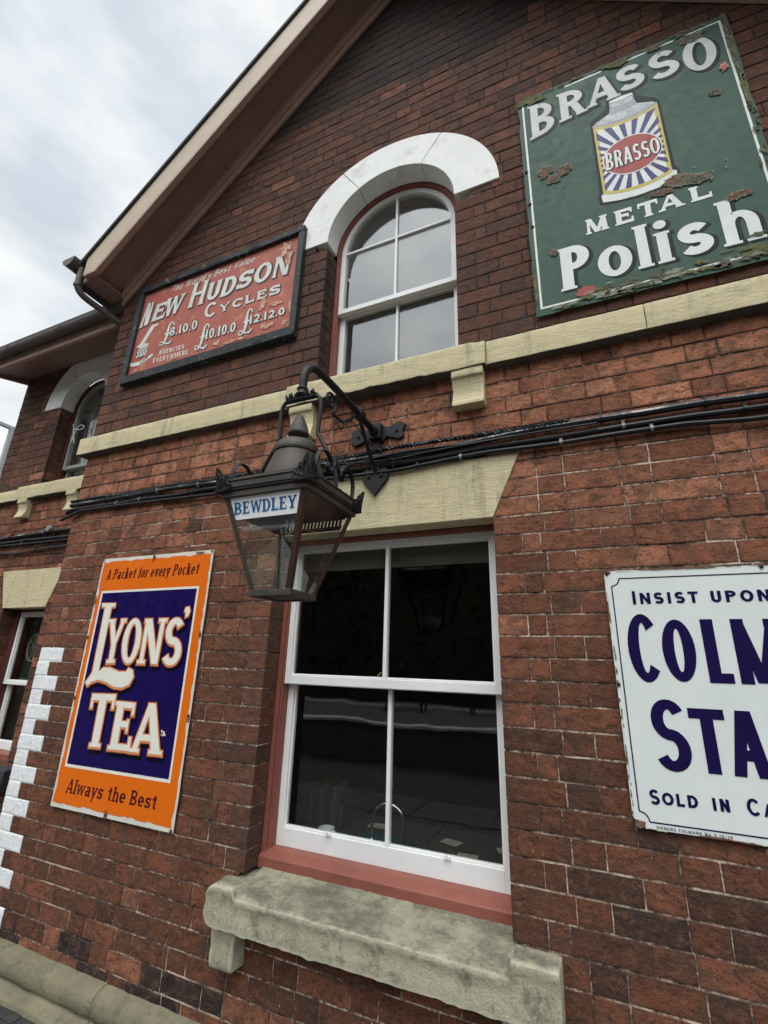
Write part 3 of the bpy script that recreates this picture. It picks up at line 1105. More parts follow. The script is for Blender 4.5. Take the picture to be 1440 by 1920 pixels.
# ---- roof of the gable
BX = -3.480
tail = lambda d: [(-3.353, 4.493)]
for side in (-1, 1):
    X = (lambda x: x) if side < 0 else (lambda x: 2 * AX - x)
    rake = lambda x, d: 7.40 + 0.9 * x + d
    e = 0.0015 * (1 if side > 0 else -1)
    ax = AX - 0.0015
    m = M()
    m.prism([(X(BX), 4.493), (X(-3.353), 4.493), (X(ax), rake(ax, 0.110)), (X(ax), rake(ax, 0.395)), (X(BX), rake(BX, 0.395))], -0.302, -0.272)
    bb = m.build('barge_board', BARGE, gable, bevel=0.004)
    m = M()
    m.prism([(X(-3.36), 4.475), (X(-3.325), 4.475), (X(ax), rake(ax, 0.075)), (X(ax), rake(ax, 0.112)), (X(-3.354), 4.492), (X(-3.47), 4.491), (X(-3.47), 4.475)], -0.306, -0.262)
    m.prism([(X(-3.30), rake(-3.30, 0.16)), (X(ax), rake(ax, 0.16)), (X(ax), rake(ax, 0.20)), (X(-3.30), rake(-3.30, 0.20))], -0.270, -0.232)
    m.build('barge_fillet', FILLET, bb, bevel=0.004)
    m = M()
    m.prism([(X(-3.42), rake(-3.42, 0.175)), (X(ax), rake(ax, 0.175)), (X(ax), rake(ax, 0.205)), (X(-3.42), rake(-3.42, 0.205))], -0.2715, -0.004)
    m.build('verge_soffit', SOFFIT, gable)
    m = M()
    m.prism([(X(-3.352), rake(-3.352, 0.0)), (X(ax), rake(ax, 0.0)), (X(ax), rake(ax, 0.174)), (X(-3.352), rake(-3.352, 0.174))], -0.030, -0.0055)
    m.prism([(X(-3.345), rake(-3.345, 0.06)), (X(ax), rake(ax, 0.06)), (X(ax), rake(ax, 0.173)), (X(-3.345), rake(-3.345, 0.173))], -0.052, -0.0305)
    m.build('bed_moulding', FILLET, gable, bevel=0.004)
    m = M()
    m.prism([(X(-3.60), rake(-3.60, 0.397)), (X(ax), rake(ax, 0.397)), (X(ax), rake(ax, 0.440)), (X(-3.60), rake(-3.60, 0.440))], -0.320, 3.6)
    m.prism([(X(-3.55), rake(-3.55, 0.21)), (X(ax), rake(ax, 0.21)), (X(ax), rake(ax, 0.398)), (X(-3.55), rake(-3.55, 0.398))], -0.262, 3.5)
    m.build('roof_slope', SLATE, gable, bevel=0.006)
    # eaves box along the side
    m = M()
    xa, xb = sorted((X(-3.50), X(-3.352)))
    m.box(xa, xb, -0.268, 0.44 if side < 0 else 3.4, 4.462, 4.488)
    xa, xb = sorted((X(-3.515), X(-3.485)))
    m.box(xa, xb, -0.270, 0.44 if side < 0 else 3.4, 4.455, 4.62)
    m.build('eaves_board', SOFFIT, gable, bevel=0.004)
    m = M()
    gx = X(-3.615)
    prof = [(0.074 * math.cos(PI + PI * k / 10), 4.660 + 0.070 * math.sin(PI + PI * k / 10)) for k in range(11)]
    prof += [(0.067 * math.cos(2 * PI - PI * k / 10), 4.662 + 0.063 * math.sin(2 * PI - PI * k / 10)) for k in range(11)]
    m.loft([[(gx + px, yy, pz) for px, pz in prof] for yy in (-0.36, 0.6 if side < 0 else 3.4)])
    m.prism([(gx + px, pz) for px, pz in prof[:11]], -0.366, -0.3605)
    m.build('gutter', GUTTER, gable)
m = M()
m.tube(smoothpath([(-3.55, -0.285, 4.60), (-3.548, -0.285, 4.46), (-3.546, -0.275, 4.41), (-3.53, -0.225, 4.362), (-3.47, -0.09, 4.310), (-3.39, 0.07, 4.245), (-3.375, 0.13, 4.18), (-3.375, 0.14, 4.0)], 5), 0.026, 14)
m.tube([(-3.548, -0.286, 4.445), (-3.547, -0.284, 4.425)], 0.031, 14)
m.tube([(-3.42, 0.02, 4.27), (-3.41, 0.04, 4.258)], 0.030, 14)
m.build('downpipe', GUTTER, gable, smooth=True)

# ---------------------------------------------------------------- the recessed wing on the left
WY = 0.47
WXL = -5.487
wing = thing('station_wing', (-4.42, WY, 0), 'set back brick wing left of the gable with a round headed window under low eaves', 'building')
bm_, mo_ = M(), M()
LA, LB = -4.745, -4.095                                     # round headed window
LC, LZ, LR = -4.42, 3.982, 0.325
KA, KB = -4.795, -4.20                                      # lower window


def wing_tint(x, z, i, nb):
    v = rnd.gauss(0.55, 0.16)
    soot = 0.12
    if z > 3.13:
        v = rnd.gauss(0.46, 0.15)
        soot = 0.62
    elif z > 2.55:
        v = rnd.gauss(0.68, 0.13)
    if rnd.random() < 0.06:
        v += 0.3
    return (max(0, min(1, v)), soot, 0, 1)


for n in range(-27, 26):
    zt = Z0 - PITCH * n + 0.02
    zb = zt - PITCH
    zm = (zt + zb) / 2
    odd = n % 2
    k0 = 'S' if odd else 'H'
    xr = XL + 0.02
    if zb < 1.965 - 1e-4 and zt > 0.80:
        runs = [(WXL, KA, k0, 'H' if odd else 'S', 1), (KB, xr, 'S', 'S', 2)]
    elif 1.96 <= zm < 2.29:
        runs = [(WXL, KA + 0.01, k0, 'S', 0), (KB - 0.01, xr, 'S', 'S', 0)]
    elif 3.13 < zm < LZ:
        runs = [(WXL, LA, k0, 'H' if odd else 'S', 1), (LB, xr, 'S', 'S', 2)]
    elif LZ <= zm < LZ + LR + 0.06:
        hw = math.sqrt(max(0, (LR + 0.09) ** 2 - max(0, zb - LZ) ** 2))
        runs = [(WXL, LC - hw, k0, 'S', 0), (LC + hw, xr, 'S', 'S', 0)]
    else:
        runs = [(WXL, xr, k0, 'S', 0)]
    for (a, b, ka, kb, e) in runs:
        lay(bm_, mo_, a, b, zt, zb, wing_tint, rnd, y=WY, ends=(1 if (a == WXL or e == 2) else 0, 1 if e == 1 else 0), seq=sequence(b - a, ka, kb), mlight=-0.05)
bm_.build('brick_wall', BRICK, wing, tint=True)
mo_.build('mortar_joints', MORTAR, wing, tint=True)
rb, rm = M(), M()
for n in range(-27, 26):
    zt = Z0 - PITCH * n + 0.02
    w = sequence(2.4, 'H' if n % 2 else 'S', 'S')
    lay(rb, rm, WY + 0.11, WY + 2.5, zt, zt - PITCH, wing_tint, rnd, T=lambda p: (WXL + p[1], p[0], p[2]), seq=w)
rb.build('end_wall', BRICK, wing, tint=True)
rm.build('end_mortar', MORTAR, wing, tint=True)
m = M()
sw = [(WY + 0.03, 2.99), (WY - 0.05, 2.99), (WY - 0.05, 3.105), (WY + 0.03, 3.125)]
m.worn(sw, WXL - 0.05, -4.972, 0.04, 0.0025, 0.005, seed=21)
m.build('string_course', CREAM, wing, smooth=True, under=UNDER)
m = M()
m.worn(sw, -3.93, XL - 0.002, 0.04, 0.0025, 0.005, seed=22)
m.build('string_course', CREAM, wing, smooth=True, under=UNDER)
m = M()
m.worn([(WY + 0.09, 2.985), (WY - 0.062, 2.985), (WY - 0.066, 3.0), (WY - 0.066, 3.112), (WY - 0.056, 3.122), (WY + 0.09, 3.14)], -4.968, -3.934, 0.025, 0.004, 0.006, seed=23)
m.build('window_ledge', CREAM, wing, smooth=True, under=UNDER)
corbel(-4.915, -4.785, WY, 2.988, 0.185, CREAM, wing, seed=5)
corbel(-4.205, -4.075, WY, 2.988, 0.185, CREAM, wing, seed=6)
for a0, a1 in ((0.5, 58), (58.6, 121), (121.6, 179.5)):
    m = M()
    m.ring(LC, LZ, 0.585, LR, a0, a1, WY - 0.012, WY + 0.118, 26)
    m.build('arch_stone', ARCHP, wing, bevel=0.003)
m = M()
m.ring(LC, LZ, 0.58, LR + 0.004, 1, 179, WY - 0.004, WY + 0.115, 30)
m.build('arch_joint', MATS['grey joint mortar'], wing)
GREYW = simple('grubby white paint', (0.33, 0.335, 0.33, 1), (0.26, 0.265, 0.26, 1), 6, 0.5, 0.1, 30)
aw = arched_window(wing, 'round_headed_window', LC, LZ, LR, 3.14, 3.34, None, WY + 0.120, MAROON, GREYW, t=0.03, ws_=0.034, bars=False)
m = M()
m.prism(archpts(LA + 0.02, LB - 0.02, 3.14, LZ, LR - 0.02, LC), WY + 0.262, WY + 0.27)
m.build('blind', simple('yellowed roller blind', (0.30, 0.295, 0.27, 1), (0.24, 0.235, 0.215, 1), 3, 0.9), aw)
m = M()
m.tube(smoothpath([(-4.62, WY + 0.10, 3.62), (-4.60, WY + 0.11, 3.78), (-4.53, WY + 0.115, 3.80), (-4.50, WY + 0.115, 3.77), (-4.55, WY + 0.11, 3.75), (-4.63, WY + 0.10, 3.77)], 5), 0.005, 6)
m.tube([(-4.66, WY + 0.10, 3.83), (-4.57, WY + 0.10, 3.60)], 0.004, 6)
m.build('sash_cord', CHINA, aw)
m = M()
m.prism([(KA, 1.966), (KB, 1.966), (KB + 0.14, 2.30), (KA - 0.14, 2.30)], WY - 0.009, WY + 0.105)
m.build('lintel', CREAM, wing, bevel=0.004)
m = M()
for a, b in ((KA + 0.002, KA + 0.06), (KB - 0.06, KB - 0.002)):
    m.box(a, b, WY + 0.106, WY + 0.22, 0.80, 1.965)
m.box(KA + 0.06, KB - 0.06, WY + 0.108, WY + 0.22, 1.945, 1.965)
lk = m.build('small_sash_window', MAROON, wing, bevel=0.003)
a, b = KA + 0.06, KB - 0.06
ka_bar = []
sash(lk, a, b, 1.335, 1.944, WY + 0.122, WY + 0.155, 0.028, 0.034, 0.030, name='upper_sash')
sash(lk, a, b, 0.832, 1.372, WY + 0.158, WY + 0.195, 0.028, 0.036, 0.060, name='lower_sash')
pane(lk, rect(a + 0.029, b - 0.029, 1.366, 1.909), WY + 0.138)
pane(lk, rect(a + 0.029, b - 0.029, 0.893, 1.335), WY + 0.176)
m = M()
m.box(KA + 0.003, KB - 0.003, WY + 0.05, WY + 0.22, 0.79, 0.831)
m.build('sill_board', RED, lk, bevel=0.003)
m = M()
m.worn([(WY + 0.10, 0.788), (WY - 0.08, 0.765), (WY - 0.085, 0.62), (WY + 0.10, 0.62)], KA - 0.12, KB + 0.12, 0.04, 0.003, 0.006, seed=31)
m.build('stone_sill', simple('dark sill stone', (0.03, 0.03, 0.034, 1), (0.045, 0.045, 0.05, 1), 8, 0.7, 0.4), wing, smooth=True)  # dark sill below the lower window of the wing
m = M()
m.worn([(q[0] + WY, q[1]) for q in pf], WXL - 0.05, XL - 0.01, 0.05, 0.006, 0.012, seed=33)
m.build('plinth', PLINTH, wing, smooth=True)
m = M()                                                     # rooms
m.box(-5.3, -3.4, 2.5, 2.55, 0.0, 4.4)
m.box(-5.3, -3.4, WY + 0.30, 2.5, 2.5, 2.55)
m.box(-5.3, -3.4, WY + 0.30, 2.5, 4.4, 4.45)
m.box(-5.32, -5.3, WY + 0.26, 2.5, 0.0, 4.4)
m.box(-3.42, -3.4, WY + 0.26, 2.5, 0.0, 4.4)
m.build('room_walls', DARKROOM, wing)
m = M()                                                     # eaves: soffit, fascia, gutter, slates
e0, e1 = -5.455, XL + 0.01
m.prism_x([(WY + 0.02, 4.492), (0.115, 4.335), (0.115, 4.36), (WY + 0.02, 4.53)], e0, e1)
m.build('eaves_soffit', SOFFIT, wing)
m = M()
m.box(e0, e1, 0.082, 0.114, 4.322, 4.50)
m.build('fascia', FILLET, wing, bevel=0.004)
m = M()
prof = [(0.030 + 0.05 * math.cos(PI + PI * k / 8), 4.452 + 0.062 * math.sin(PI + PI * k / 8)) for k in range(9)]
prof += [(0.030 + 0.042 * math.cos(2 * PI - PI * k / 8), 4.455 + 0.055 * math.sin(2 * PI - PI * k / 8)) for k in range(9)]
m.loft([[(xx, py, pz) for py, pz in prof] for xx in (-5.60, -4.62, -3.36)])
for xx in (-5.0, -4.2):
    m.loft([[(xx + q, 0.030 + (py - 0.030) * 1.12, 4.452 + (pz - 4.452) * 1.08) for py, pz in prof[:9]] for q in (-0.02, 0.02)], closed=False, caps=False)
m.build('gutter', GUTTER, wing)
m = M()
m.prism_x([(0.03, 4.50), (3.0, 6.9), (3.0, 7.0), (0.03, 4.545)], -5.52, -3.40)
m.build('roof_slope', SLATE, wing)
m = M()
m.prism_x([(WY + 0.02, 4.42), (0.09, 4.315), (0.09, 4.55), (WY + 0.3, 4.75), (WY + 0.3, 4.42)], e0 - 0.03, e0)
m.build('barge_board', SOFFIT, wing)

# ---------------------------------------------------------------- sign lettering: glyphs drawn in a unit box
def glyph(ch, sx, sy, ar, ex=0.0, ey=0.0, gx=0.0, gy=0.0):
    """polygons of one letter; sx, sy upright and level stroke, ex serif reach, gx, gy extra weight"""
    P = []
    lo = ch.islower()
    xh = 0.70

    def R(x0, y0, x1, y1):
        P.append([(x0 - gx, y0 - gy), (x1 + gx, y0 - gy), (x1 + gx, y1 + gy), (x0 - gx, y1 + gy)])

    def D(x0, y0, x1, y1, t):
        d = (x1 - x0) / (y1 - y0) * gy
        P.append([(x0 - gx - d, y0 - gy), (x0 + t + gx - d, y0 - gy), (x1 + t + gx + d, y1 + gy), (x1 - gx + d, y1 + gy)])

    def A(cx, cy, rx, ry, a0, a1, tx=None, ty=None, n=None):
        tx, ty = tx or sx, ty or sy
        n = n or max(4, int(abs(a1 - a0) / 11))
        ang = [math.radians(a0 + (a1 - a0) * i / n) for i in range(n + 1)]
        o = [(cx + (rx + gx) * math.cos(a), cy + (ry + gy) * math.sin(a)) for a in ang]
        q = [(cx + max(0.01, rx - tx - gx) * math.cos(a), cy + max(0.01, ry - ty - gy) * math.sin(a)) for a in ang]
        for i in range(n):
            P.append([o[i], o[i + 1], q[i + 1], q[i]])

    def K(pts, ws):
        pp = [Vector((x * ar, y)) for x, y in pts]
        L, Rr = [], []
        for i, p in enumerate(pp):
            t = (pp[min(i + 1, len(pp) - 1)] - pp[max(0, i - 1)]).normalized()
            nn = Vector((-t.y, t.x))
            w = ws[i] / 2 + gy
            if i == 0:
                p = p - t * gy
            if i == len(pp) - 1:
                p = p + t * gy
            L.append(p + nn * w)
            Rr.append(p - nn * w)
        for i in range(len(pp) - 1):
            P.append([(v.x / ar, v.y) for v in (Rr[i], Rr[i + 1], L[i + 1], L[i])])

    def sf(x, y, up, w=None):
        if ex:
            w = w or sx
            R(x - ex, y if up else y - ey, x + w + ex, y + ey if up else y)

    def stem(x, y0=0.0, y1=1.0, b=1, t=1, w=None):
        R(x, y0, x + (w or sx), y1)
        if b:
            sf(x, y0, True, w)
        if t:
            sf(x, y1, False, w)

    def Sc(y0, y1):
        h = y1 - y0
        ry = 0.25 * h - sy / 4
        rx = 0.5 - sx / 2
        pts, ws = [], []
        vs, hs = sx * ar, sy
        up, dn = y0 + h / 2 + ry, y0 + h / 2 - ry
        for i in range(15):
            a = math.radians(28 + (262 - 28) * i / 14)
            pts.append((0.5 + rx * 0.94 * math.cos(a), up + ry * math.sin(a)))
            ws.append(hs + (vs - hs) * abs(math.cos(a)) if i > 3 else hs + (vs - hs) * abs(math.cos(a)) * 0.8)
        for i in range(15):
            a = math.radians(82 - (82 + 152) * i / 14)
            pts.append((0.5 + rx * math.cos(a), dn + ry * math.sin(a)))
            ws.append(hs + (vs - hs) * abs(math.cos(a)) if i < 11 else hs + (vs - hs) * abs(math.cos(a)) * 0.8)
        for i in range(12, 18):
            ws[i] = max(ws[i], (vs + hs) * 0.52)
        K(pts, ws)
        if ex:
            R(0.90 - sx * 0.35, up, 0.97, up + ry + hs * 0.4)
            R(0.02, dn - ry - hs * 0.4, 0.08 + sx * 0.35, dn)

    c = ch
    r = 1 - sx
    if c == 'A':
        t1 = sx * (0.62 if ex else 0.9)
        D(0.03, 0, 0.5 - t1 * 0.6, 1, t1)
        D(0.97 - sx, 0, 0.5 - sx * 0.42, 1, sx)
        R(0.22, 0.24, 0.78, 0.24 + sy)
        if ex:
            R(-0.03, 0, 0.03 + t1 + ex, ey)
            R(0.97 - sx - ex, 0, 1.03, ey)
    elif c == 'B':
        stem(0.04)
        for y0, y1, w in ((0.0, 0.53, 0.96), (0.47, 1.0, 0.90)):
            x = w - 0.5
            R(0.04, y0, x, y0 + sy)
            R(0.04, y1 - sy, x, y1)
            A(x, (y0 + y1) / 2, 0.5, (y1 - y0) / 2, -90, 90)
    elif c == 'C':
        A(0.52, 0.5, 0.5, 0.5, 42, 318)
        if ex:
            R(0.86 - sx * 0.3, 0.62, 0.96, 0.93)
    elif c == 'D':
        stem(0.04)
        R(0.04, 0, 0.45, sy)
        R(0.04, 1 - sy, 0.45, 1)
        A(0.42, 0.5, 0.56, 0.5, -90, 90)
    elif c in 'EFL':
        stem(0.05)
        if c in 'EL':
            R(0.05, 0, 0.94, sy)
            if ex:
                R(0.86, 0, 0.97, sy + 0.16)
        if c in 'EF':
            R(0.05, 1 - sy, 0.90, 1)
            R(0.05, 0.47, 0.72, 0.47 + sy)
            if ex:
                R(0.82, 1 - sy - 0.14, 0.93, 1)
                R(0.66, 0.38, 0.74, 0.64)
    elif c == 'G':
        A(0.52, 0.5, 0.5, 0.5, 45, 330)
        R(0.55, 0.38, 0.98, 0.38 + sy)
        R(0.98 - sx, 0.12, 0.98, 0.45)
    elif c == 'H':
        stem(0.05)
        stem(0.95 - sx)
        R(0.1, 0.46, 0.9, 0.46 + sy)
    elif c == 'I':
        stem(0.5 - sx / 2)
    elif c == 'M':
        t1 = sx * (0.55 if ex else 1)
        stem(0.04, w=t1)
        stem(0.96 - sx)
        D(0.5 - sx * 0.5, 0.02, 0.04, 1, sx * 0.9)
        D(0.5 - sx * 0.4, 0.02, 0.96 - sx * 0.8, 1, sx * 0.8)
    elif c == 'N':
        t1 = sx * (0.6 if ex else 1)
        stem(0.05, t=0, w=t1)
        stem(0.95 - t1, b=0, w=t1)
        D(0.95 - sx, 0, 0.05, 1, sx)
        if ex:
            R(0.0, 1 - ey, 0.12, 1)
    elif c == 'O':
        A(0.5, 0.5, 0.5, 0.5, 0, 360)
    elif c in 'PR':
        stem(0.04)
        R(0.04, 0.44, 0.45, 0.44 + sy)
        R(0.04, 1 - sy, 0.45, 1)
        A(0.44, 0.72, 0.51, 0.28, -90, 90)
        if c == 'R':
            D(0.95 - sx * 0.9, 0, 0.42, 0.48, sx)
            if ex:
                R(0.93 - sx, 0, 1.05, ey)
    elif c == 'S':
        Sc(0, 1)
    elif c == 's':
        Sc(0, xh if ar < 9 else 1)
    elif c == 'T':
        R(0.02, 1 - sy, 0.98, 1)
        stem(0.5 - sx / 2, t=0)
        if ex:
            R(0.0, 1 - sy - 0.15, 0.09, 1)
            R(0.91, 1 - sy - 0.15, 1.0, 1)
    elif c == 'U':
        R(0.05, 0.34, 0.05 + sx, 1)
        R(0.95 - sx, 0.34, 0.95, 1)
        A(0.5, 0.36, 0.45, 0.36, 180, 360)
        sf(0.05, 1, False)
        sf(0.95 - sx, 1, False)
    elif c in 'Vv':
        t = xh if lo else 1
        D(0.5 - sx * 0.5, 0, 0.02, t, sx)
        D(0.5 - sx * 0.4, 0, 0.98 - sx * 0.75, t, sx * 0.75)
        if ex:
            R(-0.05, t - ey, sx + 0.1, t)
            R(0.9 - sx, t - ey, 1.05, t)
    elif c in 'Ww':
        t = xh if lo else 1
        q = sx * 0.8
        D(0.28 - q * 0.5, 0, 0.0, t, q)
        D(0.28 - q * 0.4, 0, 0.5 - q * 0.5, t, q * 0.7)
        D(0.72 - q * 0.5, 0, 0.5 - q * 0.5, t, q)
        D(0.72 - q * 0.4, 0, 1.0 - q * 0.7, t, q * 0.7)
        if ex:
            R(-0.04, t - ey, q + 0.06, t)
            R(0.94 - q, t - ey, 1.04, t)
    elif c == 'X':
        D(0.02, 0, 0.98 - sx, 1, sx)
        D(0.98 - sx, 0, 0.02, 1, sx)
    elif c == 'Y':
        stem(0.5 - sx / 2, 0, 0.5, t=0)
        D(0.5 - sx * 0.5, 0.42, 0.02, 1, sx)
        D(0.5 - sx * 0.25, 0.42, 0.98 - sx * 0.7, 1, sx * 0.7)
        if ex:
            R(-0.04, 1 - ey, sx + 0.1, 1)
            R(0.9 - sx * .7, 1 - ey, 1.04, 1)
    elif c == 'a':
        A(0.45, 0.22, 0.42, 0.22, 0, 360)
        R(0.90 - sx, 0, 0.90, xh - 0.15)
        A(0.47, xh - 0.2, 0.43, 0.2, 0, 150)
        sf(0.90 - sx, 0, True)
    elif c == 'c':
        A(0.52, xh / 2, 0.48, xh / 2, 45, 315)
    elif c == 'd':
        A(0.45, xh / 2, 0.42, xh / 2, 0, 360)
        stem(0.90 - sx)
    elif c == 'e':
        A(0.5, xh / 2, 0.48, xh / 2, 0, 320)
        R(0.1, xh / 2 - sy / 2, 0.96, xh / 2 + sy / 2)
    elif c == 'f':
        stem(0.3, 0, 0.8, t=0)
        A(0.3 + 0.4, 0.78, 0.4, 0.22, 40, 180)
        R(0.05, xh - sy, 0.85, xh)
    elif c == 'h':
        stem(0.05)
        A(0.5, xh - 0.3, 0.45, 0.3, 0, 180)
        stem(0.95 - sx, 0, xh - 0.28, t=0)
    elif c == 'i':
        stem(0.5 - sx / 2, 0, xh)
        A(0.5, 0.88, sx * 0.6, 0.10, 0, 360, sx * 0.6, 0.10, 14)
    elif c == 'k':
        stem(0.05)
        D(0.05 + sx * .6, 0.25, 0.80 - sx, xh, sx * 0.9)
        D(0.98 - sx, 0, 0.38, 0.42, sx)
        sf(0.95 - sx, 0, True)
    elif c == 'l':
        stem(0.5 - sx / 2)
    elif c == 'o':
        A(0.5, xh / 2, 0.5, xh / 2, 0, 360)
    elif c == 'r':
        stem(0.1, 0, xh)
        A(0.62, xh - 0.24, 0.45, 0.24, 40, 165)
    elif c == 't':
        stem(0.35, 0.1, 0.9, b=0, t=0)
        A(0.35 + 0.35, 0.16, 0.35, 0.16, 180, 320)
        R(0.05, xh - sy, 0.88, xh)
    elif c == 'u':
        R(0.05, 0.26, 0.05 + sx, xh)
        R(0.95 - sx, 0, 0.95, xh)
        A(0.5, 0.28, 0.45, 0.28, 180, 360)
    elif c == 'y':
        D(0.5 - sx * 0.5, 0, 0.02, xh, sx)
        D(0.20, -0.28, 0.98 - sx * 0.75, xh, sx * 0.75)
        if ex:
            R(-0.05, xh - ey, sx + 0.1, xh)
            R(0.9 - sx, xh - ey, 1.05, xh)
    elif c == '0':
        A(0.5, 0.5, 0.5, 0.5, 0, 360)
    elif c == '1':
        stem(0.5 - sx / 2, t=0)
        D(0.22, 0.72, 0.5 - sx * 0.2, 1, sx * 0.6)
    elif c == '2':
        A(0.5, 0.71, 0.47, 0.29, -25, 175)
        D(0.04, 0, 0.70, 0.62, sx)
        R(0.04, 0, 0.97, sy)
    elif c == '3':
        A(0.45, 0.74, 0.48, 0.26, -80, 150)
        A(0.45, 0.27, 0.52, 0.27, -150, 85)
    elif c == '8':
        A(0.5, 0.74, 0.44, 0.26, 0, 360)
        A(0.5, 0.27, 0.5, 0.27, 0, 360)
    elif c == '\u00a3':
        K([(0.95, 0.80), (0.86, 0.93), (0.70, 0.97), (0.56, 0.86), (0.52, 0.65), (0.50, 0.40), (0.44, 0.20), (0.32, 0.07), (0.18, 0.03), (0.06, 0.10), (0.12, 0.19), (0.28, 0.16), (0.48, 0.06), (0.70, 0.02), (0.90, 0.12)],
          [.05, .06, .06, .09, .12, .12, .10, .07, .05, .05, .05, .05, .06, .07, .05])
        R(0.28, 0.47, 0.78, 0.47 + sy * 0.7)
    elif c == '.':
        A(0.5, 0.09, 0.5, 0.09, 0, 360, 0.5, 0.09, 12)
    elif c == "'":
        P.append([(0.2, 0.66), (0.45, 0.66), (0.85, 1.0), (0.3, 1.0)])
    elif c == '/':
        D(0.0, 0, 0.8, 1, 0.2)
    return P


WID = {'I': .42, 'l': .36, 'i': .36, '.': .26, "'": .24, ' ': .42, 'M': 1.15, 'W': 1.25, 'w': 1.1, 'E': .78, 'L': .74, 'F': .74, 'r': .58, 't': .64, 'f': .55, '1': .55, 'O': 1.0, 'S': .82, 'T': .86, 's': .72, '/': .5, 'A': 1.0, 'N': 1.0, 'H': 1.0}


class Paint(M):
    """flat paint layers on a sign face at plane y (front); each layer sits a hair in front of the last"""

    def __init__(s, y):
        super().__init__()
        s.y = y
        s.k = 0

    def poly(s, pts, lay, mi):
        s.k = (s.k + 1) % 12
        y = s.y - 0.0005 * lay - 0.00002 * s.k
        a = sum(pts[i][0] * pts[(i + 1) % len(pts)][1] - pts[(i + 1) % len(pts)][0] * pts[i][1] for i in range(len(pts)))
        if a < 0:
            pts = pts[::-1]
        s.add([(x, y, z) for x, z in pts], [tuple(range(len(pts)))], mi)

    def letter(s, ch, q, sx, sy, lay, mi, ex=0.0, ey=0.0, grow=0.0, shift=(0, 0)):
        """q: BL BR TR TL corners; sx, sy strokes in metres"""
        (ax, az), (bx, bz), (cx, cz), (dx, dz) = q
        w = max(0.003, (abs(bx - ax) + abs(cx - dx)) / 2)
        h = max(0.003, (abs(dz - az) + abs(cz - bz)) / 2)
        for p in glyph(ch, sx / w, sy / h, w / h, ex / w, ey / h, grow / w, grow / h):
            out = []
            for u, v in p:
                x = (ax * (1 - u) + bx * u) * (1 - v) + (dx * (1 - u) + cx * u) * v
                z = (az * (1 - u) + bz * u) * (1 - v) + (dz * (1 - u) + cz * u) * v
                out.append((x + shift[0], z + shift[1]))
            s.poly(out, lay, mi)

    def text(s, txt, q, sx, sy, lay, mi, gap=0.16, big=None, **k):
        ws = [WID.get(c, .9 if c.isupper() or c.isdigit() else .8) for c in txt]
        tot = sum(ws) + gap * (len(txt) - 1)
        (ax, az), (bx, bz), (cx, cz), (dx, dz) = q
        u = 0
        for c, w in zip(txt, ws):
            u0, u1 = u / tot, (u + w) / tot
            u += w + gap
            if c == ' ':
                continue
            L = lambda t, a, b: (a[0] + (b[0] - a[0]) * t, a[1] + (b[1] - a[1]) * t)
            qq = [L(u0, q[0], q[1]), L(u1, q[0], q[1]), L(u1, q[3], q[2]), L(u0, q[3], q[2])]
            if big and c in big:
                qq = [qq[0], qq[1], L(1.22, qq[1], qq[2]), L(1.22, qq[0], qq[3])]
            s.letter(c, qq, sx, sy, lay, mi, **k)


def blob(cx, cz, rx, rz, seed, n=26, rough=0.45):
    out = []
    n = 64
    for i in range(n):
        a = 2 * PI * i / n
        k = 1 + 0.22 * noise.noise(Vector((math.cos(a) * 14 + seed, math.sin(a) * 14, 1.3))) + rough * noise.noise(Vector((math.cos(a) * 1.7 + seed, math.sin(a) * 1.7, seed * 3.1))) + 0.25 * noise.noise(Vector((math.cos(a) * 6 + seed, math.sin(a) * 6, 7.7)))
        out.append((cx + rx * k * math.cos(a), cz + rz * k * math.sin(a)))
    return out


def rough_rect(x0, x1, z0, z1, amp, seed, step=0.018, c=0.0):
    """a rectangle whose enamel edge has crumbled"""
    P = []
    cor = [(x0, z0), (x1, z0), (x1, z1), (x0, z1)]
    for i in range(4):
        a, b = Vector(cor[i]), Vector(cor[(i + 1) % 4])
        n = max(2, int((b - a).length / step))
        nn = Vector((-(b - a).y, (b - a).x)).normalized()
        for j in range(n):
            p = a.lerp(b, j / n)
            k = noise.noise(Vector((p.x * 22 + seed, p.y * 22, seed)))
            k = max(0, k - 0.02) * 1.6 + 0.35 * max(0, noise.noise(Vector((p.x * 70, p.y * 70 + seed, 3))))
            P.append(tuple(p + nn * amp * k))
    return P


def plate(parent, x0, x1, z0, z1, yf, mat, thick=0.003, bulge=0.004, name='sign_plate', edge=0.0, seed=0):
    m = M()
    nx, nz = 14, 18
    vs, fs = [], []
    for s_ in (0, 1):
        for j in range(nz + 1):
            for i in range(nx + 1):
                x = x0 + (x1 - x0) * i / nx
                z = z0 + (z1 - z0) * j / nz
                vs.append((x, yf + s_ * thick, z))
    N = (nx + 1) * (nz + 1)
    for j in range(nz):
        for i in range(nx):
            a = j * (nx + 1) + i
            fs.append((a, a + 1, a + nx + 2, a + nx + 1))
            fs.append((N + a + nx + 1, N + a + nx + 2, N + a + 1, N + a))
    bd = [i for i in range(nx + 1)] + [(j) * (nx + 1) + nx for j in range(1, nz + 1)] + [nz * (nx + 1) + i for i in range(nx - 1, -1, -1)] + [j * (nx + 1) for j in range(nz - 1, 0, -1)]
    for k in range(len(bd)):
        a, b = bd[k], bd[(k + 1) % len(bd)]
        fs.append((a, N + a, N + b, b))
    if edge:
        def wob(p):
            x, y, z = p
            if min(x - x0, x1 - x, z - z0, z1 - z) < 1e-6:
                x += edge * noise.noise(Vector((x * 9 + seed, z * 9, 1)))
                z += edge * noise.noise(Vector((x * 9, z * 9 + seed, 5)))
            return (x, y, z)
        vs = [wob(v) for v in vs]
    m.add(vs, fs)
    return m.build(name, mat, parent)


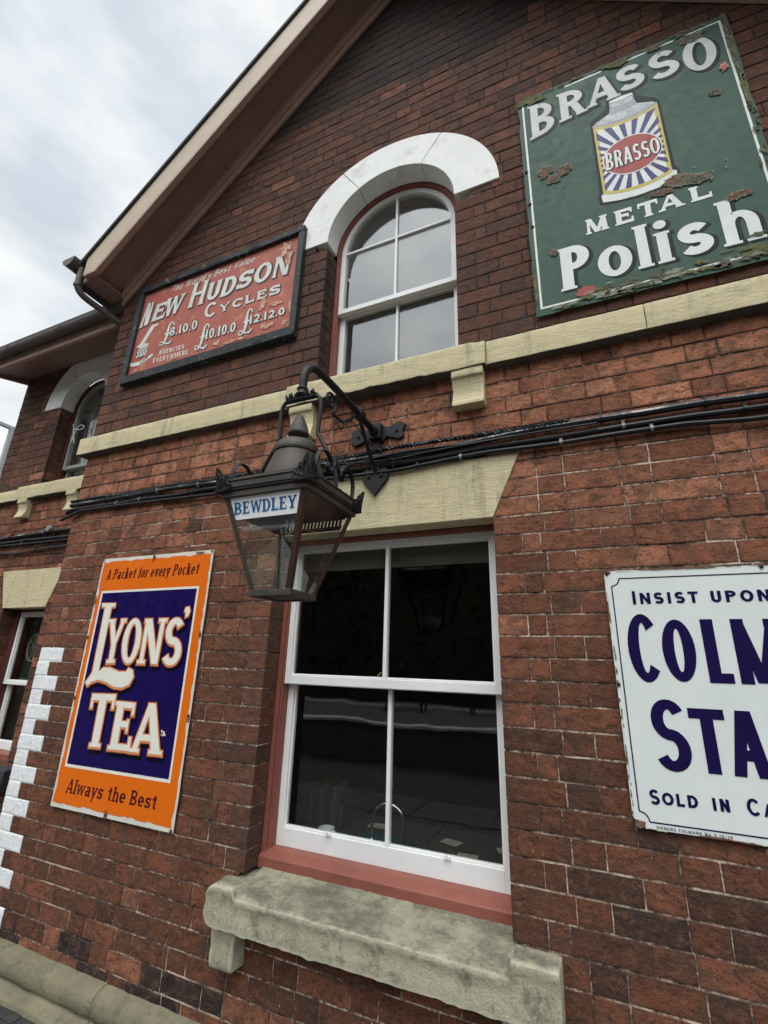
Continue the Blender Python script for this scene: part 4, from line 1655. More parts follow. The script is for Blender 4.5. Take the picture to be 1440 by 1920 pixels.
def fixings(parent, pts, y, r=0.009):
    for x, z in pts:
        m = M()
        m.lathe([(r, 0.0), (r, 0.003), (r * 0.6, 0.006), (0.0008, 0.007)], 0, 0, 10)
        m.v = [(x + p[0], y - p[2], z + p[1]) for p in m.v]
        m.build('fixing_screw', simple('rusty screw', (0.05, 0.03, 0.022, 1), (0.03, 0.022, 0.02, 1), 60, 0.8), parent)


RUST = simple('rust', (0.21, 0.095, 0.060, 1), (0.085, 0.045, 0.032, 1), 45, 0.9, 0.7, 90, dirt=(0.16, 0.14, 0.09, 1), dscale=30, dlo=0.5, dhi=0.6)
GRIME = simple('black lichen grime', (0.050, 0.046, 0.035, 1), (0.16, 0.15, 0.10, 1), 60, 0.9, 0.6, 90)
PINK = simple('chipped pink undercoat', (0.46, 0.23, 0.17, 1), (0.30, 0.10, 0.08, 1), 30, 0.7)
MOSS = simple('green lichen', (0.17, 0.17, 0.075, 1), (0.07, 0.075, 0.04, 1), 30, 0.95, 0.5, 90)

# ---- green metal polish sign
GREEN = enamel('green enamel', (0.046, 0.090, 0.065, 1), (0.064, 0.108, 0.080, 1), (0.09, 0.07, 0.045, 1), 0.70, 0.45, 3, spec=0.10)
SILV = enamel('chalky silver white enamel', (0.60, 0.61, 0.58, 1), (0.46, 0.47, 0.45, 1), (0.22, 0.22, 0.19, 1), 0.68, 0.4, 7)
LET = enamel('white enamel letters', (0.70, 0.72, 0.68, 1), (0.60, 0.62, 0.58, 1), (0.34, 0.33, 0.28, 1), 0.70, 0.35, 9)
DKSH = simple('black green shadow paint', (0.013, 0.018, 0.016, 1), (0.022, 0.028, 0.026, 1), 10, 0.5, spec=0.08)
YEL = simple('yellow enamel', (0.55, 0.44, 0.11, 1), (0.48, 0.40, 0.14, 1), 20, 0.4, spec=0.08)
NAVY = simple('navy enamel', (0.045, 0.040, 0.14, 1), (0.06, 0.055, 0.17, 1), 20, 0.35, spec=0.08)
CRED = simple('faded red enamel', (0.36, 0.085, 0.075, 1), (0.30, 0.065, 0.06, 1), 14, 0.4, spec=0.08)
TIN = simple('painted tin grey', (0.42, 0.44, 0.45, 1), (0.22, 0.24, 0.25, 1), 22, 0.4)
TIND = simple('painted tin shade', (0.16, 0.18, 0.19, 1), (0.24, 0.26, 0.27, 1), 22, 0.4)
t = thing('enamel_sign', (0.41, -0.02, 3.24), 'large rusting green enamel sign with a striped polish tin in its middle', 'sign')
plate(t, -0.105, 0.922, 3.232, 4.778, -0.024, GREEN, edge=0.010, seed=2)
p = Paint(-0.0245)
CHIP = simple('chalky undercoat', (0.17, 0.19, 0.15, 1), (0.28, 0.27, 0.21, 1), 40, 0.8)
mats = [SILV, LET, DKSH, YEL, NAVY, CRED, TIN, TIND, RUST, GRIME, PINK, MOSS, CHIP]
for a, b in (((-0.080, 3.268), (0.893, 3.268)), ((-0.083, 4.735), (0.887, 4.735))):
    x = a[0]
    while x < b[0]:
        w = rnd.uniform(0.05, 0.2)
        if rnd.random() < 0.88:
            p.poly([(x, a[1]), (min(x + w, b[0]), a[1] + rnd.uniform(-.001, .001)), (min(x + w, b[0]), a[1] + 0.010), (x, a[1] + 0.011)], 1, 1)
        x += w
for x in (-0.083, 0.883):
    z = 3.268
    while z < 4.735:
        w = rnd.uniform(0.08, 0.25)
        if rnd.random() < 0.92:
            p.poly([(x, z), (x + 0.011, z), (x + 0.010, min(z + w, 4.745)), (x, min(z + w, 4.745))], 1, 1)
        z += w
top = {'B': [(-0.047, 4.428), (0.085, 4.452), (0.088, 4.678), (-0.046, 4.702)], 'R': [(0.111, 4.474), (0.243, 4.486), (0.240, 4.684), (0.112, 4.700)],
       'A': [(0.252, 4.497), (0.408, 4.500), (0.396, 4.692), (0.272, 4.694)], 'S': [(0.402, 4.513), (0.533, 4.515), (0.531, 4.690), (0.404, 4.698)],
       's': [(0.551, 4.502), (0.688, 4.498), (0.686, 4.690), (0.560, 4.702)], 'O': [(0.700, 4.462), (0.838, 4.432), (0.852, 4.668), (0.714, 4.704)]}
for lay_, mi, g_, sh in ((2, 2, 0.006, (0.010, -0.012)), (3, 0, 0.0, (0, 0))):
    for k, q in top.items():
        p.letter(k.upper(), q, 0.040, 0.034, lay_, mi, ex=0.012 if k in 'BRA' else 0, ey=0.016, grow=g_, shift=sh)
mt = {'M': [(0.162, 3.638), (0.262, 3.638), (0.258, 3.732), (0.165, 3.733)], 'E': [(0.292, 3.639), (0.373, 3.638), (0.374, 3.729), (0.293, 3.730)], 'T': [(0.392, 3.639), (0.474, 3.638), (0.476, 3.730), (0.393, 3.731)],
      'A': [(0.476, 3.641), (0.578, 3.641), (0.568, 3.726), (0.486, 3.728)], 'L': [(0.605, 3.642), (0.687, 3.641), (0.689, 3.726), (0.604, 3.728)]}
for k, q in mt.items():
    p.letter(k, q, 0.024, 0.018, 3, 1, ex=0.006, ey=0.010)
X0 = 0.33
po = [('P', [(0.024, 3.340), (0.165, 3.340), (0.168, 3.598), (0.024, 3.600)], 0.052, 0.040), ('o', [(0.190, 3.350), (0.336, 3.346), (0.338, 3.600), (0.194, 3.604)], 0.047, 0.032),
      ('l', [(0.352, 3.351), (0.420, 3.350), (0.416, 3.600), (0.352, 3.602)], 0.044, 0.03), ('i', [(0.434, 3.350), (0.498, 3.350), (0.496, 3.600), (0.434, 3.602)], 0.044, 0.03),
      ('s', [(0.518, 3.349), (0.652, 3.348), (0.652, 3.600), (0.524, 3.602)], 0.048, 0.042), ('h', [(0.684, 3.347), (0.828, 3.343), (0.826, 3.596), (0.683, 3.598)], 0.046, 0.034)]
for lay_, mi, g_, sh in ((2, 2, 0.004, (0.014, -0.008)), (3, 1, 0.0, (0, 0))):
    for k, q, a_, b_ in po:
        p.letter(k, q, a_, b_, lay_, mi, ex=0.010 if k in 'lihP' else 0, ey=0.014, grow=g_, shift=sh)
# the tin: outline, body, rays, disc, lettering, lid and rims
CX, CZ = 0.411, 4.062
bot = lambda x: 3.862 - 0.035 * (1 - ((x - 0.411) / 0.152) ** 2)
tp = lambda x: 4.338 - 0.030 * (1 - ((x - 0.408) / 0.150) ** 2)
NB = 16
xs = [0.261 + (0.560 - 0.261) * i / NB for i in range(NB + 1)]
body = [(x, bot(x)) for x in xs] + [(x, tp(x)) for x in reversed(xs)]
ov = [(0.240, 3.80), (0.30, 3.785), (0.411, 3.772), (0.52, 3.785), (0.592, 3.81), (0.588, 3.87), (0.574, 3.90), (0.572, 4.36), (0.55, 4.39), (0.478, 4.455), (0.478, 4.505), (0.34, 4.505), (0.335, 4.44), (0.25, 4.385), (0.246, 3.88), (0.236, 3.85)]
p.poly(ov, 1, 2)
p.poly([(0.250, 3.85), (0.255, 3.81), (0.33, 3.792), (0.411, 3.786), (0.50, 3.792), (0.575, 3.822), (0.577, 3.862), (0.55, 3.88), (0.27, 3.88)], 2, 1)
p.poly([(x, z) for x, z in body], 3, 3)
inn = lambda x, z: max(0.272, min(0.550, x))
p.poly([(x, bot(x) + 0.020) for x in xs[1:-1]] + [(x, tp(x) - 0.020) for x in reversed(xs[1:-1])], 4, 1)
NR = 24
for i in range(NR):
    a0, a1 = 2 * PI * (i + 0.08) / NR, 2 * PI * (i + 0.55) / NR

    def edge_pt(a):
        c, d = math.cos(a), math.sin(a)
        r_ = 0.0
        for k in range(200):
            r_ = 0.002 * k
            x, z = CX + r_ * c, CZ + r_ * d
            if not (0.272 < x < 0.550 and bot(x) + 0.022 < z < tp(x) - 0.022):
                break
        return (CX + r_ * c, CZ + r_ * d)
    p.poly([(CX + 0.05 * math.cos(a0), CZ + 0.05 * math.sin(a0)), edge_pt(a0), edge_pt((a0 + a1) / 2), edge_pt(a1), (CX + 0.05 * math.cos(a1), CZ + 0.05 * math.sin(a1))], 5, 4)
el = lambda rx, rz, n=36: [(CX + rx * math.cos(2 * PI * i / n), CZ + rz * math.sin(2 * PI * i / n)) for i in range(n)]
p.poly(el(0.132, 0.128), 6, 1)
p.poly(el(0.126, 0.121), 7, 5)
for lay_, mi, g_, sh in ((8, 2, 0.003, (0.003, -0.003)), (9, 1, 0.0, (0, 0))):
    p.text('BRASSO', [(0.290, 4.004), (0.532, 4.006), (0.532, 4.112), (0.294, 4.122)], 0.0115, 0.012, lay_, mi, gap=0.12, grow=g_, shift=sh)
lid = [(0.258 + 0.302 * i / 16, 4.342 + 0.0) for i in range(17)]
p.poly([(x, tp(x)) for x in xs] + [(0.560 - 0.302 * i / 16, 4.350 + 0.022 * math.sin(PI * i / 16)) for i in range(17)], 3, 7)
p.poly([(0.268, 4.345), (0.411, 4.318), (0.552, 4.345), (0.545, 4.362), (0.475, 4.395), (0.345, 4.395), (0.275, 4.362)], 4, 6)
p.poly([(0.345, 4.392), (0.411, 4.382), (0.475, 4.392), (0.466, 4.43), (0.466, 4.470), (0.411, 4.480), (0.352, 4.470), (0.352, 4.43)], 5, 7)
p.poly([(0.360, 4.43), (0.411, 4.420), (0.458, 4.43), (0.458, 4.462), (0.411, 4.470), (0.360, 4.462)], 6, 6)
p.poly([(0.352, 4.468), (0.411, 4.460), (0.466, 4.468), (0.462, 4.482), (0.411, 4.488), (0.356, 4.482)], 7, 1)
# rust and lichen where the enamel has gone
for (x, z, rx, rz, mi, sd_) in ((0.005, 4.155, 0.05, 0.040, 8, 1), (0.045, 4.075, 0.045, 0.030, 8, 2), (0.105, 4.125, 0.040, 0.032, 8, 3), (0.075, 4.09, 0.05, 0.012, 8, 4),
                                (0.58, 3.790, 0.075, 0.040, 8, 5), (0.50, 3.752, 0.055, 0.020, 8, 6), (0.65, 3.770, 0.06, 0.032, 9, 7), (0.775, 3.605, 0.055, 0.028, 8, 8),
                                (0.800, 4.262, 0.030, 0.024, 9, 9), (0.852, 4.405, 0.016, 0.026, 10, 10), (0.757, 4.700, 0.070, 0.032, 9, 11), (0.425, 4.742, 0.06, 0.026, 11, 12),
                                (-0.045, 4.748, 0.055, 0.028, 11, 13), (0.000, 4.720, 0.05, 0.014, 11, 14), (0.005, 3.590, 0.022, 0.024, 8, 15), (0.13, 3.302, 0.045, 0.025, 5, 16), (0.60, 4.74, 0.05, 0.018, 9, 17),
                                (0.80, 3.285, 0.07, 0.022, 11, 19), (0.90, 4.55, 0.012, 0.18, 9, 21), (0.905, 4.2, 0.010, 0.12, 11, 22), (-0.094, 3.42, 0.008, 0.10, 11, 23), (0.905, 4.755, 0.014, 0.03, 9, 24)):
    if mi in (8, 9):
        rx, rz = rx * 0.78, rz * 0.8
        p.poly(blob(x, z, rx * 1.10, rz * 1.18, sd_), 10, 12)
    p.poly(blob(x, z, rx, rz, sd_, rough=0.7), 11, mi)
    if mi in (8, 9):
        for k in range(5):                                  # small chips round the main one
            p.poly(blob(x + rnd.gauss(0, rx * 1.3), z + rnd.gauss(0, rz * 1.3), rx * rnd.uniform(.05, .16), rz * rnd.uniform(.06, .2), sd_ + k), 10, rnd.choice((8, 9, 12)))
    if mi in (8, 9):
        p.poly(blob(x + rx * 0.15, z, rx * 0.35, rz * 0.4, sd_ + 0.5), 12, 9)
for k in range(90):                                         # lichen and soot creeping in from the edges
    x = rnd.uniform(0.0, 0.90)
    p.poly(blob(x, 3.245 + abs(rnd.gauss(0, 0.022 + 0.03 * x)), rnd.uniform(.006, .035), rnd.uniform(.003, .010), 40 + k, rough=0.8), 12, rnd.choice((11, 9, 11, 12)))
for k in range(40):
    p.poly(blob(0.918 - abs(rnd.gauss(0, 0.012)), rnd.uniform(3.3, 4.77), rnd.uniform(.003, .009), rnd.uniform(.006, .035), 140 + k, rough=0.8), 12, rnd.choice((9, 9, 11)))
    p.poly(blob(rnd.uniform(-0.1, 0.9), 4.772 - abs(rnd.gauss(0, 0.010)), rnd.uniform(.006, .03), rnd.uniform(.003, .008), 190 + k, rough=0.8), 12, rnd.choice((9, 11, 8)))
p.build('sign_lettering', mats, t)
fixings(t, [(-0.09, 4.20), (-0.088, 3.96), (-0.085, 3.80), (0.90, 4.1), (0.40, 3.25), (0.02, 3.25), (0.78, 3.25)], -0.025)

# ---- framed red cycle sign
t = thing('framed_sign', (-2.33, 0, 3.54), 'flaking red cycle dealer sign in a black wooden frame under the eaves', 'sign')
REDS = simple('flaking red paint', (0.40, 0.108, 0.072, 1), (0.33, 0.080, 0.056, 1), 4, 0.55, 0.3, 60, dirt=(0.46, 0.20, 0.12, 1), dscale=9, dlo=0.57, dhi=0.66, spec=0.3)
FLAKE = simple('bare ochre board', (0.60, 0.44, 0.29, 1), (0.42, 0.20, 0.12, 1), 30, 0.8, dirt=(0.38, 0.09, 0.06, 1), dscale=45, dlo=0.52, dhi=0.58)
GREYL = simple('faded grey white paint', (0.68, 0.68, 0.62, 1), (0.54, 0.54, 0.49, 1), 12, 0.6, dirt=(0.28, 0.13, 0.10, 1), dscale=24, dlo=0.66, dhi=0.72)
GSH = simple('grey shadow paint', (0.10, 0.075, 0.068, 1), (0.07, 0.05, 0.048, 1), 12, 0.6, spec=0.08)
x0, x1, z0, z1 = -3.120, -1.540, 3.548, 4.445
plate(t, x0 + .02, x1 - .02, z0 + .02, z1 - .02, -0.020, REDS, thick=0.012)
fw = 0.046
for (a, b, c_, d_) in ((x0, x1, z0, z0 + 0.068), (x0, x1, z1 - 0.045, z1)):
    m = M()
    m.worn([(-0.002, c_), (-0.046, c_), (-0.048, d_), (-0.002, d_)], a, b, 0.03, 0.002, 0.003, seed=c_)
    m.build('frame_rail', OAK, t, smooth=True)
for a in (x0, x1 - fw):
    m = M()
    zz = [z0 + 0.0685 + (z1 - z0 - 0.114) * i / 26 for i in range(27)]
    rings = []
    for z in zz:
        w = noise.noise(Vector((a, z * 14, 1))) * 0.002
        rings.append([(a + w, -0.044, z), (a + fw + w, -0.044, z), (a + fw, -0.002, z), (a, -0.002, z)])
    m.loft(rings)
    m.build('frame_stile', OAK, t, bevel=0.003)
p = Paint(-0.0205)
mats = [GREYL, GSH, FLAKE, GREYL, BLACKIRON, LET]
big = [('N', [(-3.060, 4.068), (-2.958, 4.080), (-2.968, 4.290), (-3.045, 4.300)]), ('E', [(-2.934, 4.090), (-2.794, 4.092), (-2.800, 4.245), (-2.934, 4.252)]), ('W', [(-2.800, 4.090), (-2.640, 4.094), (-2.632, 4.262), (-2.815, 4.266)]),
       ('H', [(-2.557, 4.098), (-2.400, 4.092), (-2.402, 4.310), (-2.557, 4.320)]), ('U', [(-2.380, 4.100), (-2.256, 4.098), (-2.262, 4.262), (-2.390, 4.262)]), ('D', [(-2.242, 4.090), (-2.112, 4.088), (-2.112, 4.254), (-2.242, 4.258)]),
       ('S', [(-2.100, 4.108), (-1.968, 4.104), (-1.970, 4.252), (-2.100, 4.252)]), ('O', [(-1.948, 4.100), (-1.804, 4.094), (-1.812, 4.266), (-1.952, 4.268)]), ('N', [(-1.782, 4.098), (-1.648, 4.086), (-1.652, 4.270), (-1.790, 4.270)])]
for lay_, mi, g_, sh in ((1, 1, 0.005, (0.012, -0.011)), (2, 0, 0, (0, 0))):
    for k, q in big:
        q = [(a + (0.016 if i > 1 else -0.012), b) for i, (a, b) in enumerate(q)]
        p.letter(k, q, 0.038, 0.027, lay_, mi, ex=0.006, ey=0.012, grow=g_, shift=sh)
    p.letter('C', [(-2.378, 3.942), (-2.258, 3.938), (-2.258, 4.068), (-2.378, 4.072)], 0.026, 0.020, lay_, mi, grow=g_ * .6, shift=(sh[0] * .6, sh[1] * .6))
    p.text('YCLES', [(-2.236, 3.950), (-1.705, 3.944), (-1.710, 4.022), (-2.240, 4.020)], 0.022, 0.016, lay_, mi, gap=0.2, ex=0.004, ey=0.008, grow=g_ * .6, shift=(sh[0] * .6, sh[1] * .6))
    for ql, qd, tx in (([(-2.800, 3.818), (-2.650, 3.816), (-2.664, 4.020), (-2.800, 4.028)], [(-2.700, 3.885), (-2.425, 3.870), (-2.432, 3.952), (-2.705, 3.962)], '8.10.0'),
                       ([(-2.420, 3.674), (-2.280, 3.670), (-2.300, 3.888), (-2.414, 3.894)], [(-2.328, 3.745), (-2.052, 3.734), (-2.056, 3.818), (-2.330, 3.832)], '10.10.0'),
                       ([(-2.030, 3.680), (-1.890, 3.690), (-1.920, 3.896), (-2.020, 3.902)], [(-1.940, 3.758), (-1.646, 3.748), (-1.650, 3.810), (-1.942, 3.828)], '12.12.0')):
        p.letter('\u00a3', ql, 0.02, 0.016, lay_, mi, grow=g_ * .5, shift=(sh[0] * .6, sh[1] * .6))
        p.text(tx, qd, 0.0165, 0.012, lay_ + 2, mi, gap=0.16, grow=g_ * .5, shift=(sh[0] * .6, sh[1] * .6))
p.text("The World's Best Value", [(-2.790, 4.320), (-1.975, 4.315), (-1.955, 4.374), (-2.770, 4.385)], 0.008, 0.007, 1, 0, gap=0.2)
p.text('AGENCIES', [(-2.778, 3.740), (-2.520, 3.727), (-2.524, 3.766), (-2.780, 3.780)], 0.008, 0.007, 1, 0, gap=0.2)
p.text('EVERYWHERE', [(-2.824, 3.682), (-2.466, 3.664), (-2.472, 3.706), (-2.826, 3.724)], 0.008, 0.007, 1, 0, gap=0.2)
# the trade mark: a white torch over a basket and a ribbon
p.poly([(-3.022, 3.885), (-2.965, 3.905), (-2.905, 4.005), (-2.885, 4.040), (-2.925, 4.052), (-2.955, 4.010)], 1, 0)
p.poly([(-2.93, 4.035), (-2.87, 4.030), (-2.84, 4.045), (-2.87, 4.052), (-2.92, 4.055)], 2, 0)
p.poly([(-3.050, 3.885), (-3.00, 3.862), (-2.93, 3.862), (-2.905, 3.878), (-2.95, 3.895), (-3.01, 3.905)], 2, 0)
p.poly([(-3.036, 3.876), (-2.914, 3.862), (-2.912, 3.790), (-2.95, 3.765), (-3.0, 3.768), (-3.032, 3.795)], 1, 1)
for i in range(4):
    for j in range(4):
        xx, zz = -3.026 + j * 0.028 + (i % 2) * 0.006, 3.782 + i * 0.021
        p.poly([(xx, zz), (xx + 0.022, zz - 0.002), (xx + 0.022, zz + 0.014), (xx, zz + 0.016)], 2, 0)
p.poly([(-3.085, 3.725), (-3.04, 3.705), (-2.97, 3.700), (-2.90, 3.722), (-2.838, 3.752), (-2.845, 3.775), (-2.91, 3.750), (-2.97, 3.736), (-3.04, 3.738), (-3.078, 3.748)], 3, 0)
p.text('MARK', [(-2.966, 3.709), (-2.858, 3.748), (-2.866, 3.764), (-2.970, 3.729)], 0.005, 0.004, 5, 4, gap=0.2)
for (x, z, rx, rz, sd_) in ((-1.70, 4.33, 0.05, 0.05, 1), (-1.665, 4.22, 0.025, 0.06, 2), (-1.83, 3.92, 0.022, 0.045, 3), (-1.85, 3.87, 0.03, 0.02, 4), (-1.73, 3.86, 0.05, 0.018, 5), (-1.612, 3.80, 0.012, 0.05, 6), (-1.78, 3.70, 0.05, 0.02, 7), (-2.05, 3.66, 0.09, 0.016, 8),
                            (-2.2, 3.68, 0.03, 0.02, 9), (-2.62, 3.66, 0.05, 0.010, 10), (-1.64, 3.68, 0.02, 0.02, 11), (-2.63, 4.02, 0.008, 0.008, 12), (-2.0, 3.93, 0.008, 0.012, 13), (-3.0, 3.66, 0.02, 0.015, 14), (-2.76, 4.33, 0.012, 0.012, 15)):
    p.poly(blob(x, z, rx, rz, sd_, rough=0.8), 6, 2)
p.build('sign_lettering', mats, t)

# ---- orange and blue tea sign
t = thing('enamel_sign', (-2.43, -0.016, 0.785), 'tall orange enamel tea sign with a dark blue centre panel', 'sign')
WEN = enamel('chipped white enamel', (0.66, 0.63, 0.56, 1), (0.55, 0.52, 0.45, 1), (0.11, 0.06, 0.04, 1), 0.66, 0.3)
ORG = enamel('orange enamel', (0.70, 0.142, 0.006, 1), (0.64, 0.122, 0.006, 1), (0.10, 0.04, 0.02, 1), 0.78, 0.2, 3)
BLU = enamel('deep blue enamel', (0.008, 0.003, 0.062, 1), (0.010, 0.005, 0.072, 1), (0.05, 0.03, 0.03, 1), 0.79, 0.16, 3)
CWH = enamel('cream white enamel', (0.74, 0.71, 0.62, 1), (0.68, 0.65, 0.56, 1), (0.4, 0.3, 0.2, 1), 0.78, 0.2)
LORG = simple('pale orange edging', (0.62, 0.26, 0.10, 1), (0.55, 0.20, 0.07, 1), 20, 0.3)
DKRED = simple('brown red outline', (0.20, 0.03, 0.018, 1), rough=0.3)
DROP = simple('blue black enamel', (0.004, 0.003, 0.012, 1), rough=0.25, spec=0.08)
MAR = simple('maroon enamel', (0.075, 0.010, 0.012, 1), rough=0.25, spec=0.08)
x0, x1, z0, z1 = -2.893, -1.962, 0.786, 2.194
plate(t, x0, x1, z0, z1, -0.019, WEN, edge=0.003, seed=5)
p = Paint(-0.0195)
mats = [ORG, BLU, CWH, LORG, DKRED, DROP, MAR, RUST, WEN]
p.poly(rough_rect(x0 + 0.012, x1 - 0.012, z0 + 0.020, z1 - 0.020, 0.010, 3.3), 1, 0)
p.poly([(-2.842, 0.988), (-2.028, 0.994), (-2.031, 1.986), (-2.846, 1.984)], 2, 2)
p.poly([(-2.827, 1.004), (-2.041, 1.010), (-2.046, 1.973), (-2.830, 1.970)], 3, 1)
Lp = [(-2.8118, 1.9068), (-2.6916, 1.904), (-2.6895, 1.8827), (-2.7203, 1.8814), (-2.7178, 1.5027), (-2.6851, 1.526), (-2.6242, 1.5278), (-2.5514, 1.5081), (-2.4864, 1.5102), (-2.4731, 1.5322), (-2.4376, 1.5204), (-2.422, 1.4868), (-2.4419, 1.4437), (-2.5002, 1.4226), (-2.5666, 1.4256), (-2.6404, 1.4484), (-2.7051, 1.4589), (-2.7626, 1.4434), (-2.7905, 1.4219), (-2.8155, 1.4413), (-2.7866, 1.4736), (-2.7703, 1.501), (-2.7781, 1.8825), (-2.8079, 1.8851)]
Ap = [(-2.100, 1.812), (-2.078, 1.822), (-2.070, 1.850), (-2.082, 1.872), (-2.104, 1.868), (-2.110, 1.848), (-2.096, 1.836)]


def grown(pts, g):
    n = len(pts)
    a = sum(pts[i][0] * pts[(i + 1) % n][1] - pts[(i + 1) % n][0] * pts[i][1] for i in range(n))
    if a < 0:
        pts = pts[::-1]
    out = []
    for i in range(n):
        a_, b_, c_ = Vector(pts[i - 1]), Vector(pts[i]), Vector(pts[(i + 1) % n])
        e1, e2 = (b_ - a_).normalized(), (c_ - b_).normalized()
        nn = (Vector((e1.y, -e1.x)) + Vector((e2.y, -e2.x)))
        if nn.length > 1e-6:
            nn.normalize()
        out.append(tuple(b_ + nn * g * 1.15))
    return out


ly = [('Y', [(-2.700, 1.551), (-2.565, 1.557), (-2.572, 1.809), (-2.712, 1.806)], 0.036, 0.03), ('O', [(-2.558, 1.554), (-2.415, 1.555), (-2.420, 1.812), (-2.566, 1.808)], 0.040, 0.030), ('N', [(-2.404, 1.558), (-2.246, 1.558), (-2.240, 1.808), (-2.408, 1.806)], 0.046, 0.03),
      ('S', [(-2.226, 1.553), (-2.088, 1.555), (-2.096, 1.813), (-2.230, 1.808)], 0.042, 0.034), ('T', [(-2.722, 1.104), (-2.530, 1.110), (-2.533, 1.386), (-2.730, 1.380)], 0.056, 0.034), ('E', [(-2.510, 1.106), (-2.345, 1.111), (-2.356, 1.350), (-2.512, 1.351)], 0.052, 0.030),
      ('A', [(-2.345, 1.108), (-2.120, 1.114), (-2.150, 1.358), (-2.335, 1.352)], 0.056, 0.030)]
for lay_, mi, g_, sh in ((4, 5, 0.012, (0.014, -0.022)), (5, 4, 0.0115, (0.001, -0.004)), (6, 3, 0.0085, (0.0, -0.003)), (7, 2, 0.0, (0, 0))):
    p.poly([(a_ + sh[0], b_ + sh[1]) for a_, b_ in grown(Lp, g_)], lay_, mi)
    p.poly([(a_ + sh[0], b_ + sh[1]) for a_, b_ in grown(Ap, g_ * .8)], lay_, mi)
    for k, q, a_, b_ in ly:
        p.letter(k, q, a_, b_, lay_, mi, ex=0.017 if k not in 'SO' else 0, ey=0.018, grow=g_, shift=sh)
p.text('A Packet for every Pocket', [(-2.832, 2.055), (-2.056, 2.056), (-2.048, 2.124), (-2.822, 2.122)], 0.0110, 0.007, 2, 6, gap=0.12, ex=0.004, ey=0.006)
p.text('Always the Best', [(-2.790, 0.863), (-2.098, 0.869), (-2.094, 0.936), (-2.782, 0.934)], 0.0130, 0.009, 2, 6, gap=0.12, ex=0.005, ey=0.007)
for (x, z, rx, rz, sd_) in ((-2.43, 2.178, 0.010, 0.02, 1), (-2.44, 0.802, 0.012, 0.02, 2), (-2.885, 1.93, 0.008, 0.03, 3), (-2.88, 1.70, 0.006, 0.012, 4), (-1.972, 1.72, 0.007, 0.02, 5), (-1.97, 1.30, 0.008, 0.02, 6), (-2.06, 2.182, 0.03, 0.006, 7), (-1.975, 0.795, 0.01, 0.01, 8), (-1.97, 2.185, 0.008, 0.008, 9), (-2.886, 2.186, 0.008, 0.008, 10), (-2.88, 1.35, 0.006, 0.014, 11)):
    p.poly(blob(x, z, rx, rz, sd_), 9, 7)
p.poly(blob(-2.128, 1.216, 0.016, 0.016, 31, rough=0.8), 9, 2)
p.poly(blob(-2.132, 1.214, 0.007, 0.008, 32), 10, 7)
p.build('sign_lettering', mats, t)
fixings(t, [(-2.43, 2.183), (-2.44, 0.800), (-1.972, 1.715), (-1.970, 1.31), (-2.882, 1.70), (-2.88, 1.35)], -0.020, 0.007)

# ---- white starch sign
t = thing('enamel_sign', (0.52, -0.016, 1.1), 'white enamel starch sign with dark blue lettering right of the tall window', 'sign')
WHE = enamel('cold white enamel', (0.66, 0.69, 0.66, 1), (0.60, 0.635, 0.60, 1), (0.20, 0.15, 0.10, 1), 0.74, 0.3, 5)
INK = simple('ink blue enamel', (0.010, 0.005, 0.045, 1), (0.012, 0.007, 0.055, 1), 8, 0.3, spec=0.12)
x0, x1, z0, z1 = 0.058, 0.985, 1.100, 1.965
m = M()
co = 0.034
m.prism([(x0 + co, z0), (x1 - co, z0), (x1 - co * .5, z0 + co * .25), (x1, z0 + co), (x1, z1 - 0.012), (x1 - 0.012, z1), (x0 + 0.012, z1), (x0, z1 - 0.012), (x0, z0 + co), (x0 + co * .35, z0 + co * .4)], -0.019, -0.016)
m.build('sign_plate', WHE, t)
p = Paint(-0.0195)
mats = [INK, RUST, GRIME, WEN]
i0, i1, j0, j1, sc_ = x0 + 0.022, x1 - 0.022, z0 + 0.021, z1 - 0.030, 0.028
lw_ = 0.0042
for a_ in (j0, j1):
    p.poly(rect(i0 + sc_, i1 - sc_, a_ - lw_ / 2, a_ + lw_ / 2), 1, 0)
for a_ in (i0, i1):
    p.poly(rect(a_ - lw_ / 2, a_ + lw_ / 2, j0 + sc_, j1 - sc_), 1, 0)
for cx_, cz_, a0 in ((i0, j0, 0), (i1, j0, 90), (i1, j1, 180), (i0, j1, 270)):
    for k in range(8):
        aa, ab = math.radians(a0 + 90 * k / 8), math.radians(a0 + 90 * (k + 1) / 8)
        f = lambda r_, q_: (cx_ + r_ * math.cos(q_), cz_ + r_ * math.sin(q_))
        p.poly([f(sc_ - lw_ / 2, aa), f(sc_ + lw_ / 2, aa), f(sc_ + lw_ / 2, ab), f(sc_ - lw_ / 2, ab)], 1, 0)
p.text('INSIST UPON', [(0.143, 1.8365), (0.568, 1.838), (0.568, 1.878), (0.143, 1.878)], 0.0105, 0.0085, 2, 0, gap=0.26)
p.poly(rect(0.1462, 0.1567, 1.836, 1.885), 3, 0)
for i, ch in enumerate("COLMAN'S"):
    xx = [0.108, 0.220, 0.344, 0.431, 0.582, 0.692, 0.800, 0.828][i]
    ww = [0.106, 0.101, 0.080, 0.142, 0.102, 0.098, 0.022, 0.094][i]
    zt_ = 1.800 if ch == 'C' else 1.779
    p.letter(ch, rect(xx, xx + ww, 1.560 if ch == 'C' else 1.566, zt_), 0.0375, 0.032, 2, 0)
for i, ch in enumerate('STARCH'):
    xx = [0.150, 0.264, 0.366, 0.488, 0.606, 0.724][i]
    ww = [0.110, 0.107, 0.110, 0.105, 0.106, 0.104][i]
    p.letter(ch, rect(xx, xx + ww, 1.280 if ch == 'S' else 1.285, 1.506 if ch == 'S' else 1.482), 0.0375, 0.032, 2, 0)
p.letter('S', rect(0.1165, 0.146, 1.1745, 1.2195), 0.009, 0.0085, 2, 0)
